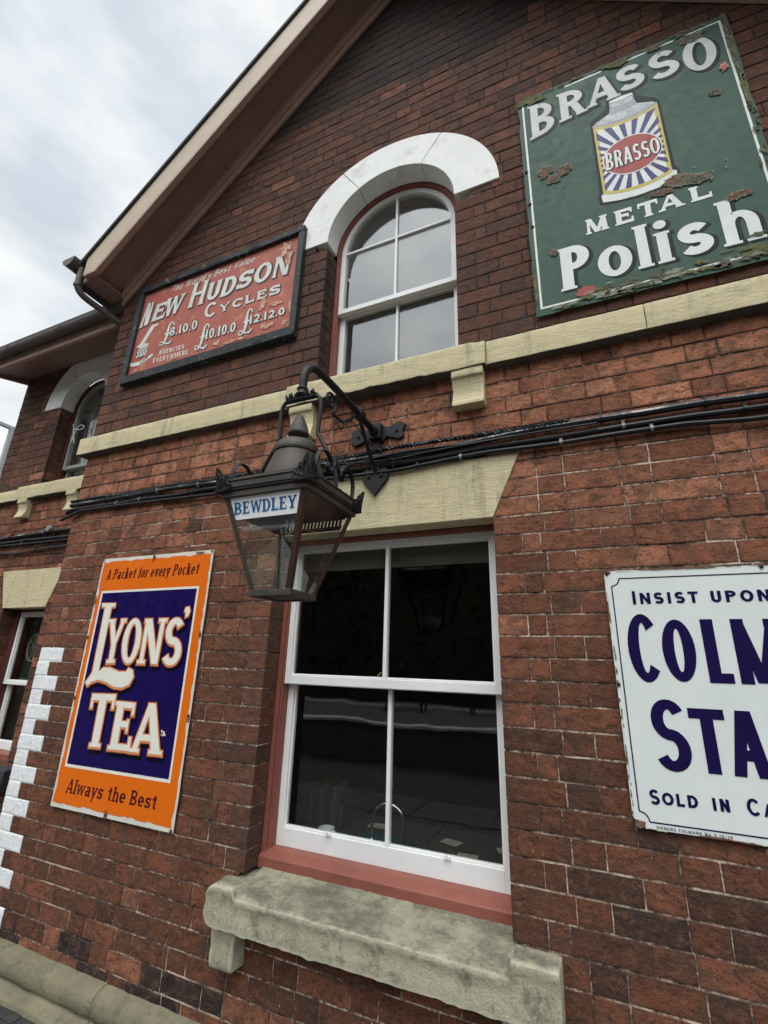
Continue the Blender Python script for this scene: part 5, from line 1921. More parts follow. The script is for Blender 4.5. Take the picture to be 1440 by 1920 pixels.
p.text('OLD', [(0.153, 1.1770), (0.256, 1.1790), (0.256, 1.2150), (0.153, 1.2140)], 0.009, 0.008, 2, 0, gap=0.2)
p.text('IN', [(0.294, 1.1785), (0.342, 1.1795), (0.342, 1.2150), (0.294, 1.2150)], 0.009, 0.008, 2, 0, gap=0.28)
p.letter('C', rect(0.386, 0.422, 1.1780, 1.2260), 0.009, 0.0085, 2, 0)
p.text('ARDBOARD BOXES', rect(0.427, 0.922, 1.1790, 1.2150), 0.008, 0.0075, 2, 0, gap=0.18)
p.text('OWNERS COLMANS No 3 10/10', [(0.1253, 1.1035), (0.3340, 1.1045), (0.3345, 1.1135), (0.1253, 1.1125)], 0.0016, 0.0014, 2, 0, gap=0.3)
for (x, z, rx, rz, sd_) in ((x0 + 0.012, z1 - 0.005, 0.012, 0.010, 1), (x0 + 0.003, 1.55, 0.007, 0.012, 2), (0.56, z1 - 0.004, 0.008, 0.006, 3), (x0 + 0.003, 1.30, 0.003, 0.05, 4), (0.30, z0 + 0.002, 0.05, 0.003, 5), (0.62, z1 - 0.001, 0.10, 0.003, 6), (x0 + 0.02, z0 + 0.012, 0.015, 0.012, 7), (x0 + 0.001, 1.80, 0.003, 0.06, 8), (0.35, z1 - .001, 0.12, 0.003, 9)):
    p.poly(blob(x, z, rx, rz, sd_), 4, 1)
for k in range(70):
    if k % 2:
        q = (x0 + 0.002 + abs(rnd.gauss(0, 0.002)), rnd.uniform(1.14, 1.95), rnd.uniform(.0015, .0035), rnd.uniform(.004, .018))
    else:
        q = (rnd.uniform(x0 + .05, x1 - .05), rnd.choice((z0 + 0.001, z1 - 0.001)), rnd.uniform(.004, .03), rnd.uniform(.001, .003))
    p.poly(blob(*q, 60 + k, rough=0.8), 4, rnd.choice((1, 2, 3)))
p.build('sign_lettering', mats, t)
fixings(t, [(x0 + 0.010, z1 - 0.008), (x0 + 0.006, 1.55), (0.56, z1 - 0.008)], -0.020, 0.006)

# ---------------------------------------------------------------- cables along the walls
def patchy_conduit():
    t = NT('patchy black conduit paint')
    ge = t.n('ShaderNodeNewGeometry')
    s3 = t.n('ShaderNodeSeparateXYZ')
    t.l(ge.outputs['Normal'], s3.inputs[0])
    f = t.math('MULTIPLY', t.ramp(t.math('SUBTRACT', s3.outputs[2], s3.outputs[1]), [(0.75, 0.0), (0.95, 1.0)]), t.ramp(t.noise(7, 9, 0.8), [(0.52, 0.0), (0.60, 0.75)]))  # pale patches on the side facing up and outward
    return t.done(t.mix(f, (0.012, 0.012, 0.014, 1), (0.42, 0.41, 0.40, 1)), 0.4, 0, 0.3)


CONDUIT = patchy_conduit()


def cable(pts, y, r, label, group, clips=(), twist=False, name='cable'):
    P = smoothpath([(x, y, z) for x, z in pts], 5)
    m = M()
    if twist:
        for ph in (0, PI):
            q = []
            for a, b in zip(P, P[1:]):
                for k in range(3):
                    c = a.lerp(b, k / 3)
                    an = c.x * 2 * PI / 0.045 + ph
                    q.append((c.x, c.y + r * 0.8 * math.cos(an), c.z + r * 0.8 * math.sin(an)))
            m.tube(q, r * 0.85, 6)
    else:
        m.tube([(v.x, v.y + 0.0015 * noise.noise(v * 6), v.z + 0.002 * noise.noise(v * 5)) for v in P], r, 8)
    o = m.build(name, CONDUIT if name == 'conduit' else CABLE, smooth=True)
    tag(o, label, 'cable', group)
    for cx in clips:
        z = None
        for a, b in zip(P, P[1:]):
            if a.x <= cx <= b.x:
                t_ = (cx - a.x) / (b.x - a.x)
                z = a.z + (b.z - a.z) * t_
        if z is None:
            continue
        c = M()
        c.tube([(cx - 0.006, y, z), (cx + 0.006, y, z)], r * 1.28, 10)
        c.box(cx - 0.006, cx + 0.006, y - 0.002, y + 0.012, z + r, z + r + 0.022)
        c.build('cable_clip', CLIP if rnd.random() < 0.3 else CABLE, o)
    return o


GC = 'black cables clipped along the main wall'
cable([(-3.36, 2.640), (-3.0, 2.640), (-2.753, 2.634), (-2.415, 2.640), (-2.037, 2.634), (-1.6, 2.632), (-1.326, 2.633), (-1.082, 2.637), (-0.903, 2.648), (-0.614, 2.645), (-0.39, 2.640), (-0.158, 2.636), (0.0, 2.640)], -0.030, 0.009, 'twisted pair of cables on top of the bundle across the main wall', GC, twist=True)
cable([(-3.36, 2.612), (-2.749, 2.617), (-2.356, 2.622), (-2.033, 2.614), (-1.6, 2.612), (-1.081, 2.616), (-0.831, 2.604), (-0.606, 2.600), (-0.405, 2.612), (-0.158, 2.626), (0.005, 2.624), (0.486, 2.622), (0.8, 2.616), (1.47, 2.62)], -0.024, 0.0155, 'thick shiny conduit with pale patches near the top of the cable bundle', GC, clips=(-3.0, -2.5, -2.15, 0.12, 0.5, 0.9, 1.2), name='conduit')
cable([(-3.40, 2.560), (-3.32, 2.580), (-2.97, 2.578), (-2.807, 2.574), (-2.604, 2.580), (-2.343, 2.572), (-2.215, 2.577), (-2.027, 2.579), (-1.63, 2.570), (-1.265, 2.566), (-0.864, 2.562), (-0.60, 2.564), (-0.405, 2.572), (0.005, 2.572), (0.361, 2.576), (0.689, 2.569), (1.47, 2.57)], -0.022, 0.012, 'black cable along the middle of the bundle over the stone lintel', GC, clips=(-2.88, -2.66, -0.25, 0.2, 0.62, 1.0))
cable([(-3.44, 2.512), (-3.36, 2.530), (-3.25, 2.556), (-3.193, 2.562), (-2.82, 2.557), (-2.558, 2.552), (-2.261, 2.545), (-2.019, 2.540), (-1.554, 2.541), (-1.264, 2.533), (-0.864, 2.522), (-0.674, 2.532), (-0.406, 2.546), (-0.139, 2.540), (0.02, 2.540), (0.364, 2.544), (0.505, 2.534), (0.75, 2.520), (1.47, 2.52)], -0.026, 0.0105, 'lowest cable of the bundle resting along the top edge of the lintel', GC, clips=(-2.45, -2.2, -0.72, -0.5, -0.05, 0.3, 0.85))
cable([(-1.40, 2.55), (-1.1, 2.585), (-0.95, 2.600), (-0.78, 2.612), (-0.62, 2.608), (-0.42, 2.600), (-0.25, 2.604)], -0.040, 0.005, 'thin slack wire looping over the bundle beside the lamp bracket', GC)
cable([(-1.3, 2.62), (-1.05, 2.590), (-0.85, 2.578), (-0.66, 2.590), (-0.42, 2.597), (-0.1, 2.603), (0.1, 2.60)], -0.041, 0.0045, 'thin slack wire drooping under the twisted pair beside the lamp bracket', GC)
GW = 'black cables on the set back wing'
cable([(-5.49, 2.616), (-5.119, 2.620), (-4.643, 2.628), (-4.347, 2.633), (-3.9, 2.636), (-3.36, 2.636)], WY - 0.02, 0.017, 'thickest and uppermost black pipe on the set back wing', GW, clips=(-4.95, -4.45), name='conduit')
cable([(-5.49, 2.576), (-5.097, 2.576), (-4.622, 2.578), (-4.322, 2.570), (-3.9, 2.568), (-3.36, 2.57)], WY - 0.02, 0.013, 'second black cable down on the set back wing', GW, clips=(-4.7, -4.3))
cable([(-5.49, 2.552), (-5.085, 2.549), (-4.699, 2.545), (-4.353, 2.540), (-3.9, 2.542), (-3.36, 2.54)], WY - 0.02, 0.010, 'third black cable down with pale clips on the set back wing', GW, clips=(-5.03, -4.75, -4.42))
cable([(-5.49, 2.480), (-5.05, 2.473), (-4.804, 2.464), (-4.575, 2.468), (-4.36, 2.480), (-4.091, 2.480), (-3.36, 2.478)], WY - 0.02, 0.010, 'lowest sagging cable on the set back wing above the lintel', GW, clips=(-4.52,))
jb = M()
jb.lathe([(0.001, 0.0), (0.028, 0.0), (0.030, 0.012), (0.024, 0.024), (0.001, 0.026)], 0, 0, 16)
jb.v = [(-4.36 + q[0], WY - 0.03 - q[2], 2.655 + q[1]) for q in jb.v]
tag(jb.build('junction_box', simple('grey plastic', (0.30, 0.32, 0.32, 1), (0.2, 0.2, 0.2, 1), 30, 0.5), smooth=True), 'small round grey junction box on the top pipe of the wing', 'junction box')

# ---------------------------------------------------------------- lamp bracket on the wall
LX, LY = -0.962, -0.692
bk = thing('lamp_bracket', (-0.948, 0, 2.755), 'black cast iron swan neck bracket with a heart shaped foot bolted above the lintel', 'bracket')
bxx = -0.948
m = M()
pth = [(bxx, -0.03, 2.748), (bxx, -0.20, 2.752), (bxx, -0.40, 2.757), (bxx - 0.004, -0.56, 2.760)]
pth += [(bxx - 0.008 - 0.006 * math.sin(k / 8 * PI / 2), -0.60 - 0.092 * math.sin(k / 8 * PI / 2), 2.664 + 0.097 * math.cos(k / 8 * PI / 2)) for k in range(9)]
pth += [(LX, LY, 2.64), (LX, LY, 2.60)]
m.tube(pth, 0.0170, 14)
m.build('arm', BLACKIRON, bk, smooth=True)
m = M()
m.tube([(bxx, -0.205, 2.752), (bxx, -0.215, 2.7525), (bxx, -0.245, 2.753), (bxx, -0.255, 2.7535)], [0.021, 0.029, 0.029, 0.021], 16)
m.build('collar', BLACKIRON, bk, smooth=True)
m = M()
m.tube([(bxx, -0.03, 2.748), (bxx, -0.075, 2.749), (bxx, -0.085, 2.749)], [0.030, 0.026, 0.019], 16)
m.build('collar', BLACKIRON, bk, smooth=True)
m = M()
ol = [(-0.155, 0.030), (-0.128, 0.052), (-0.095, 0.044), (-0.060, 0.030), (-0.030, 0.050), (0.030, 0.050), (0.060, 0.030), (0.095, 0.040), (0.128, 0.054), (0.160, 0.034), (0.146, -0.004), (0.150, -0.040), (0.122, -0.050), (0.095, -0.038), (0.055, -0.026), (0.032, -0.052), (-0.032, -0.052), (-0.058, -0.028), (-0.095, -0.042), (-0.125, -0.054), (-0.154, -0.036), (-0.144, -0.002)]
m.prism([(bxx + a, 2.752 + b) for a, b in ol], -0.020, -0.001)
m.prism([(bxx - 0.034, 2.708), (bxx + 0.034, 2.708), (bxx + 0.034, 2.796), (bxx - 0.034, 2.796)], -0.058, -0.0205)
for a in (-0.11, 0.11):
    m.tube([(bxx + a, -0.0195, 2.752), (bxx + a, -0.030, 2.752)], 0.009, 8)
m.build('wall_plate', BLACKIRON, bk, bevel=0.004)
m = M()
ht = [(0, -0.112), (0.024, -0.080), (0.052, -0.052), (0.070, -0.026), (0.076, 0.000), (0.070, 0.024), (0.054, 0.038), (0.036, 0.038), (0.024, 0.026), (0.021, 0.20), (-0.021, 0.20), (-0.024, 0.026), (-0.036, 0.038), (-0.054, 0.038), (-0.070, 0.024), (-0.076, 0.000), (-0.070, -0.026), (-0.052, -0.052), (-0.024, -0.080)]
m.prism([(bxx + a, 2.512 + b) for a, b in ht], -0.030, -0.012)
for a in (-0.036, 0.036):
    m.tube([(bxx + a, -0.0305, 2.505), (bxx + a, -0.040, 2.505)], 0.010, 8)
m.build('heart_plate', BLACKIRON, bk, bevel=0.004)
m = M()
m.tube(smoothpath([(bxx, -0.225, 2.735), (bxx, -0.19, 2.695), (bxx, -0.11, 2.610), (bxx, -0.05, 2.555), (bxx, -0.030, 2.535)], 4), 0.0105, 8)
m.build('strut', BLACKIRON, bk, smooth=True)
m = M()
sp = []
for k in range(30):
    a = -1.2 + k / 29 * 2 * PI * 1.35
    r_ = 0.050 - 0.034 * k / 29
    sp.append((bxx, -0.50 + r_ * math.cos(a), 2.672 + r_ * math.sin(a)))
m.tube([(bxx, -0.26, 2.735), (bxx, -0.33, 2.665), (bxx, -0.40, 2.628), (bxx, -0.45, 2.625)] + sp, 0.0065, 8)
m.build('scroll', BLACKIRON, bk, smooth=True)
wires = M()
wires.tube(smoothpath([(bxx + .01, -0.28, 2.725), (bxx - 0.01, -0.36, 2.65), (bxx + 0.01, -0.40, 2.62), (bxx - 0.005, -0.44, 2.60), (bxx + .003, -0.50, 2.50), (LX + 0.17, -0.60, 2.31)], 5), 0.0022, 6)
wires.tube(smoothpath([(bxx + .004, -0.30, 2.72), (bxx + 0.014, -0.38, 2.62), (bxx - 0.012, -0.43, 2.635), (bxx + 0.01, -0.44, 2.585), (bxx, -0.39, 2.60), (bxx + 0.012, -0.36, 2.66), (bxx + 0.01, -0.20, 2.65), (bxx + 0.016, -0.06, 2.56), (bxx + 0.10, -0.05, 2.585), (bxx + 0.11, -0.05, 2.53)], 6), 0.0026, 6)
wires.tube(smoothpath([(bxx - .014, -0.40, 2.63), (bxx - 0.004, -0.42, 2.60), (bxx + 0.012, -0.41, 2.575), (bxx - 0.01, -0.43, 2.56)], 5), 0.0018, 5)
tag(wires.build('loose_wire', CABLE, smooth=True), 'thin loose electrical wire tied round the lamp bracket scroll', 'wire')

# ---------------------------------------------------------------- the hanging lantern
ln = thing('hanging_lantern', (LX, LY, 1.80), 'tapered copper lantern with clear glass and a white name panel hanging from the bracket', 'lantern')
ZT, ZB, HT, HB = 2.145, 1.808, 0.170, 0.078
hw = lambda z: HB + (HT - HB) * (z - ZB) / (ZT - ZB)
for sx in (-1, 1):
    for sy in (-1, 1):
        m = M()
        a = Vector((LX + sx * HB, LY + sy * HB, ZB))
        b = Vector((LX + sx * HT, LY + sy * HT, ZT))
        # an angle bar: two flat legs along the panes
        t_ = 0.005
        w = 0.019
        for dx, dy in (((-sx) * w, 0), (0, (-sy) * w)):
            q = []
            for c in (a, b):
                if dx:
                    xs_ = sorted((c.x, c.x + dx))
                    ys_ = sorted((c.y + sy * 0.0, c.y - sy * t_))
                else:
                    xs_ = sorted((c.x, c.x - sx * t_))
                    ys_ = sorted((c.y - sy * t_, c.y + dy))
                q.append([(xs_[0], ys_[0], c.z), (xs_[1], ys_[0], c.z), (xs_[1], ys_[1], c.z), (xs_[0], ys_[1], c.z)])
            m.loft(q)
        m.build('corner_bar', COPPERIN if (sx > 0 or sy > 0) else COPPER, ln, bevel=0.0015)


def sqring(m, z0, z1, ho, hi):
    m.box(LX - ho, LX + ho, LY - ho, LY - hi, z0, z1)
    m.box(LX - ho, LX + ho, LY + hi, LY + ho, z0, z1)
    m.box(LX - ho, LX - hi, LY - hi, LY + hi, z0, z1)
    m.box(LX + hi, LX + ho, LY - hi, LY + hi, z0, z1)


m = M()
sqring(m, ZB - 0.010, ZB + 0.012, HB + 0.004, HB - 0.018)
m.box(LX - HB + 0.018, LX + HB - 0.018, LY - HB + 0.018, LY + HB - 0.018, ZB - 0.006, ZB - 0.002)
m.build('base_frame', COPPER, ln, bevel=0.002)
m = M()
sqring(m, 2.124, 2.146, HT + 0.003, HT - 0.016)
sqring(m, 2.1465, 2.153, HT + 0.010, HT - 0.02)
sqring(m, 2.1535, 2.176, HT + 0.014, HT - 0.02)
sqring(m, 2.1765, 2.183, HT + 0.018, HT - 0.02)
m.build('cornice', COPPER, ln, bevel=0.0025)
m = M()                                                     # low roof and inner ceiling
r0, r1 = HT + 0.014, 0.130
m.loft([[(LX + sx * r, LY + sy * r, z) for sx, sy in ((-1, -1), (1, -1), (1, 1), (-1, 1))] for r, z in ((r0, 2.1835), (r1, 2.212), (r1, 2.218), (0.02, 2.220))])
m.build('lantern_roof', COPPER, ln)
m = M()
m.box(LX - 0.155, LX + 0.155, LY - 0.155, LY + 0.155, 2.135, 2.139)
m.build('ceiling_plate', COPPERIN, ln)
m = M()
m.lathe([(0.124, 2.210), (0.122, 2.220), (0.116, 2.224), (0.112, 2.245), (0.106, 2.265), (0.098, 2.285), (0.090, 2.307), (0.083, 2.332), (0.078, 2.350), (0.02, 2.354)], LX, LY, 28)
m.build('chimney_bell', COPPER, ln, smooth=True)
m = M()
m.lathe([(0.074, 2.342), (0.088, 2.333), (0.0895, 2.341), (0.0850, 2.344), (0.0845, 2.352), (0.079, 2.368), (0.067, 2.381), (0.046, 2.391), (0.020, 2.395), (0.012, 2.398), (0.012, 2.410)], LX, LY, 28)
m.build('chimney_hood', COPPER, ln, smooth=True)
m = M()
m.lathe([(0.012, 2.405), (0.018, 2.408), (0.032, 2.411), (0.041, 2.418), (0.042, 2.425), (0.0385, 2.430), (0.037, 2.442), (0.029, 2.464), (0.020, 2.484), (0.0155, 2.496), (0.009, 2.504), (0.001, 2.507)], LX, LY, 24)
m.build('finial', COPPER, ln, smooth=True)
for sx, sy in ((-1, -1), (1, -1), (1, 1), (-1, 1)):         # cast palmettes at the corners
    m = M()
    base = Vector((LX + sx * (HT + 0.016), LY + sy * (HT + 0.016), 2.165))
    out = Vector((sx * 0.35, sy * 0.35, 1)).normalized()
    nrm = {0: Vector((0, sy, 0)), 1: Vector((sx, 0, 0))}
    for kk, dirv in enumerate((Vector((-sx, 0, 0)), Vector((0, -sy, 0)))):
        P3 = lambda a, h: base + dirv * a + Vector((0, 0, 1)) * h + nrm[kk] * (0.16 * max(0, h)) + out * 0.0
        ol_ = [(-0.002, -0.020), (0.030, -0.020), (0.062, -0.016), (0.066, -0.004), (0.052, 0.006), (0.054, 0.018), (0.040, 0.022), (0.036, 0.036), (0.022, 0.040), (0.014, 0.056), (-0.002, 0.068)]
        n_ = len(ol_)
        vs = [P3(a, h) + nrm[kk] * 0.001 for a, h in ol_] + [P3(a, h) - nrm[kk] * 0.003 for a, h in ol_]
        m.add(vs, [tuple(range(n_)), tuple(range(2 * n_ - 1, n_ - 1, -1))] + [(i, i + n_, (i + 1) % n_ + n_, (i + 1) % n_) for i in range(n_)])
        for crv in ([(0.004, -0.014), (0.004, 0.02), (0.002, 0.060)], [(0.010, -0.012), (0.018, 0.012), (0.014, 0.034), (0.006, 0.044)], [(0.018, -0.010), (0.032, 0.004), (0.034, 0.020), (0.024, 0.026), (0.020, 0.014)],
                    [(0.030, -0.014), (0.050, -0.010), (0.056, 0.002), (0.046, 0.006), (0.040, -0.002)], [(0.0, -0.018), (0.03, -0.019), (0.062, -0.014)]):
            m.tube(smoothpath([P3(a, h) + nrm[kk] * 0.003 for a, h in crv], 4), 0.0034, 6)
    m.build('corner_palmette', BLACKIRON, ln, smooth=True)
for sx, sy in ((0, -1), (1, 0), (0, 1), (-1, 0)):           # four glass panes
    m = M()
    q = []
    for z in (ZB + 0.012, 2.126):
        h = hw(z)
        w = h - 0.006
        if sy:
            q.append([(LX - w, LY + sy * (h - 0.007), z), (LX + w, LY + sy * (h - 0.007), z), (LX + w, LY + sy * (h - 0.010), z), (LX - w, LY + sy * (h - 0.010), z)])
        else:
            q.append([(LX + sx * (h - 0.007), LY - w, z), (LX + sx * (h - 0.007), LY + w, z), (LX + sx * (h - 0.010), LY + w, z), (LX + sx * (h - 0.010), LY - w, z)])
    m.loft(q)
    m.build('pane', DUSTY, ln)


class NamePaint(Paint):
    """flat paint laid on the sloping front pane"""

    def poly(s, pts, lay, mi):
        s.k = (s.k + 1) % 12
        d = 0.0006 * lay + 0.00002 * s.k
        a = sum(pts[i][0] * pts[(i + 1) % len(pts)][1] - pts[(i + 1) % len(pts)][0] * pts[i][1] for i in range(len(pts)))
        if a < 0:
            pts = pts[::-1]
        s.add([(x, LY - hw(z) + 0.006 - d, z) for x, z in pts], [tuple(range(len(pts)))], mi)


p = NamePaint(0)
w0, w1 = hw(2.051) - 0.020, hw(2.124) - 0.020
p.poly([(LX - w0, 2.051), (LX + w0, 2.051), (LX + w1, 2.124), (LX - w1, 2.124)], 1, 0)
p.text('BEWDLEY', [(LX - 0.128, 2.068), (LX + 0.122, 2.068), (LX + 0.126, 2.108), (LX - 0.126, 2.108)], 0.0088, 0.0042, 3, 1, gap=0.16, ex=0.0042, ey=0.0040)
p.build('name_panel', [simple('opal name glass', (0.92, 0.92, 0.92, 1), (0.88, 0.88, 0.88, 1), 6, 0.25), simple('railway blue paint', (0.015, 0.13, 0.29, 1), rough=0.3)], ln)
m = M()                                                     # slotted copper band inside the back pane
yb = lambda z: LY + hw(z) - 0.014
for za, zb_ in ((2.110, 2.126), (2.066, 2.084)):
    m.loft([[(LX - hw(z) + 0.018, yb(z), z), (LX + hw(z) - 0.018, yb(z), z), (LX + hw(z) - 0.018, yb(z) - 0.002, z), (LX - hw(z) + 0.018, yb(z) - 0.002, z)] for z in (za, zb_)])
for k in range(17):
    xx = LX - 0.125 + k * 0.25 / 16
    m.loft([[(xx - 0.0052, yb(z), z), (xx + 0.0052, yb(z), z), (xx + 0.0052, yb(z) - 0.002, z), (xx - 0.0052, yb(z) - 0.002, z)] for z in (2.0845, 2.1095)])
m.loft([[(LX - hw(z) + 0.014, LY - 0.13, z), (LX - hw(z) + 0.014, LY + 0.13, z), (LX - hw(z) + 0.017, LY + 0.13, z), (LX - hw(z) + 0.017, LY - 0.13, z)] for z in (2.066, 2.126)])
m.build('vent_band', COPPERIN, ln)
m = M()
m.lathe([(0.012, 2.134), (0.012, 2.095), (0.016, 2.094), (0.016, 2.080), (0.006, 2.078)], LX, LY, 14)
m.build('lamp_holder', BLACKIRON, ln, smooth=True)
m = M()
m.lathe([(0.008, 2.080), (0.016, 2.070), (0.030, 2.052), (0.033, 2.036), (0.026, 2.018), (0.012, 2.008), (0.001, 2.006)], LX, LY, 18)
m.build('bulb', GLASS, ln, smooth=True)
m = M()  # highlights of the clear bulb, modelled as white tubes
for dx in (-0.012, 0.012):
    m.tube(smoothpath([(LX + dx, LY - 0.004, 2.077), (LX + dx, LY - 0.004, 2.045), (LX + dx * 0.6, LY - 0.004, 2.030), (LX, LY - 0.004, 2.027)], 4), 0.0035, 8)
m.build('bulb_glint', CHINA, ln, smooth=True)
for sg in (-1, 1):                                          # yoke rods down to the sides
    m = M()
    pts = [(LX + sg * 0.020, LY, 2.584), (LX + sg * 0.060, LY, 2.582), (LX + sg * 0.082, LY, 2.566), (LX + sg * 0.091, LY, 2.535), (LX + sg * 0.090, LY, 2.48), (LX + sg * 0.087, LY, 2.418), (LX + sg * 0.095, LY, 2.398), (LX + sg * 0.140, LY, 2.318), (LX + sg * 0.172, LY, 2.250), (LX + sg * 0.180, LY, 2.186)]
    m.tube(smoothpath(pts, 5), 0.0080, 10)
    m.build('yoke_rod', BLACKIRON, ln, smooth=True)
    for sy in (-1, 1):                                      # C scroll straps along the rim
        m = M()
        xx = LX + sg * 0.176
        pts = [(xx, LY + sy * 0.128, 2.183), (xx, LY + sy * 0.132, 2.225), (xx, LY + sy * 0.122, 2.262), (xx, LY + sy * 0.092, 2.286), (xx, LY + sy * 0.060, 2.284), (xx, LY + sy * 0.036, 2.262), (xx, LY + sy * 0.032, 2.238), (xx, LY + sy * 0.048, 2.226), (xx, LY + sy * 0.062, 2.238), (xx, LY + sy * 0.056, 2.252)]
        m.tube(smoothpath(pts, 5), 0.0068, 8, flat=(1.3, 0.7))
        m.tube(smoothpath([(xx, LY + sy * 0.034, 2.25), (xx, LY + sy * 0.012, 2.262), (xx, LY + sy * 0.008, 2.30)], 4), 0.005, 8)
        m.build('rim_scroll', BLACKIRON, ln, smooth=True)
m = M()
m.lathe([(0.019, 2.628), (0.024, 2.620), (0.019, 2.612), (0.022, 2.600), (0.026, 2.594), (0.020, 2.588)], LX, LY, 16)
m.tube([(LX - 0.068, LY, 2.580), (LX + 0.068, LY, 2.580)], 0.0125, 10)
for k in range(11):
    xx = LX - 0.062 + 0.0124 * k
    m.tube([(xx, LY - 0.012, 2.586), (xx + (0.004 if k % 2 else -0.004), LY - 0.016, 2.597 + 0.004 * (k % 3))], [0.006, 0.004], 6)
    m.tube([(xx, LY + 0.012, 2.586), (xx, LY + 0.016, 2.598)], [0.006, 0.004], 6)
m.build('crown_casting', BLACKIRON, ln, smooth=True)

# ---------------------------------------------------------------- inside the tall window
wk = thing('worktop', (-0.95, 0.5, 0), 'dark kitchen worktop just inside the tall window', 'worktop')
m = M()
m.box(-2.0, 0.4, 0.265, 0.92, 0.690, 0.728)
m.build('top', simple('dark worktop', (0.03, 0.026, 0.022, 1), (0.05, 0.04, 0.03, 1), 20, 0.4), wk, bevel=0.004)
m = M()
m.box(-1.98, 0.38, 0.30, 0.90, 0.002, 0.689)
m.build('cupboard', simple('dark oak cupboard', (0.04, 0.025, 0.015, 1), (0.06, 0.035, 0.02, 1), 6, 0.5), wk)
tp_ = thing('kitchen_tap', (-1.14, 0.5, 0.728), 'chrome swan neck tap standing on the worktop behind the glass', 'tap')
m = M()
m.tube(smoothpath([(-1.142, 0.5, 0.729), (-1.142, 0.5, 0.80), (-1.134, 0.5, 0.855), (-1.110, 0.5, 0.895), (-1.065, 0.5, 0.912), (-1.015, 0.5, 0.905), (-0.982, 0.5, 0.880), (-0.970, 0.5, 0.850)], 6), 0.0075, 12)
m.build('spout', CHROME, tp_, smooth=True)
m = M()
m.tube([(-0.9695, 0.5, 0.850), (-0.968, 0.5, 0.842), (-0.966, 0.5, 0.80), (-0.965, 0.5, 0.755)], [0.008, 0.012, 0.012, 0.016], 12)
m.build('spray_head', BLACKIRON, tp_, smooth=True)
m = M()
m.lathe([(0.022, 0.729), (0.022, 0.736), (0.012, 0.742), (0.009, 0.750)], -1.142, 0.5, 16)
m.build('tap_base', CHROME, tp_, smooth=True)
mg = thing('mug', (-1.386, 0.46, 0.728), 'white mug on the worktop in the lower left of the tall window', 'mug')
m = M()
m.lathe([(0.030, 0.7285), (0.036, 0.733), (0.042, 0.757), (0.043, 0.772), (0.039, 0.772), (0.037, 0.742), (0.002, 0.735)], -1.386, 0.46, 24)
m.build('cup', CHINA, mg, smooth=True)
m = M()
m.tube(smoothpath([(-1.347, 0.445, 0.765), (-1.325, 0.437, 0.767), (-1.315, 0.433, 0.752), (-1.330, 0.438, 0.741), (-1.348, 0.445, 0.741)], 5), 0.005, 8)
m.build('mug_handle', CHINA, mg, smooth=True)
m = M()
for i in range(9):
    pass
vs, fs = [], []
for j in range(7):
    for i in range(9):
        xx, yy = -1.60 + 0.17 * i / 8, 0.40 + 0.12 * j / 6
        vs.append((xx, yy, 0.7305 + 0.028 * max(0, noise.noise(Vector((xx * 18, yy * 18, 2))) + 0.35) * math.sin(PI * i / 8) * math.sin(PI * j / 6)))
for j in range(6):
    for i in range(8):
        a = j * 9 + i
        fs.append((a, a + 1, a + 10, a + 9))
m.add(vs, fs)
tag(m.build('tea_towel', simple('red cloth', (0.30, 0.035, 0.025, 1), (0.24, 0.03, 0.02, 1), 30, 0.9), smooth=True), 'crumpled red tea towel beside the white mug', 'cloth')
sk = M()
sk.box(-1.25, -0.96, 0.36, 0.62, 0.7285, 0.7345)
tag(sk.build('draining_mat', simple('teal plastic', (0.01, 0.07, 0.075, 1), rough=0.4), bevel=0.003), 'flat teal mat under the chrome tap', 'mat')
for i, (xx, yy, ry) in enumerate(((-1.22, 0.75, 0.2), (-0.78, 0.70, -0.3), (-0.66, 0.55, 0.15), (-0.50, 0.72, 0.4), (-0.40, 0.50, -0.2))):
    c_, s_ = math.cos(ry), math.sin(ry)
    m = M()
    pts = [(-0.05, -0.035), (0.05, -0.035), (0.05, 0.035), (-0.05, 0.035)]
    pts = [(xx + c_ * a - s_ * b, yy + s_ * a + c_ * b) for a, b in pts]
    m.add([(a, b, 0.7288) for a, b in pts] + [(a, b, 0.731) for a, b in pts], [(3, 2, 1, 0), (4, 5, 6, 7), (0, 1, 5, 4), (1, 2, 6, 5), (2, 3, 7, 6), (3, 0, 4, 7)])
    tag(m.build('paper_note', simple('faded paper', (0.40, 0.36, 0.29, 1), (0.30, 0.27, 0.22, 1), 10, 0.8)),
        'faded paper note lying on the dark worktop behind the tall window', 'paper', 'paper notes on the worktop')
cv = (simple('book cover grey', (0.06, 0.06, 0.065, 1), rough=0.6), simple('book cover green', (0.015, 0.03, 0.02, 1), rough=0.6), simple('book cover tan', (0.05, 0.035, 0.02, 1), rough=0.6))
xx = -1.62
for i in range(9):
    w = (0.022, 0.030, 0.018, 0.026, 0.034, 0.020, 0.024, 0.030, 0.020)[i]
    h = (0.15, 0.19, 0.12, 0.17, 0.20, 0.13, 0.18, 0.14, 0.10)[i]
    m = M()
    m.box(xx, xx + w - 0.002, 0.66, 0.80, 0.7285, 0.7285 + h)
    m.box(xx + 0.003, xx + w - 0.005, 0.664, 0.797, 0.729 + h, 0.7315 + h)
    tag(m.build('book', cv[i % 3], bevel=0.002), 'upright book in the dim row at the back of the worktop', 'book', 'books on the worktop')
    xx += w
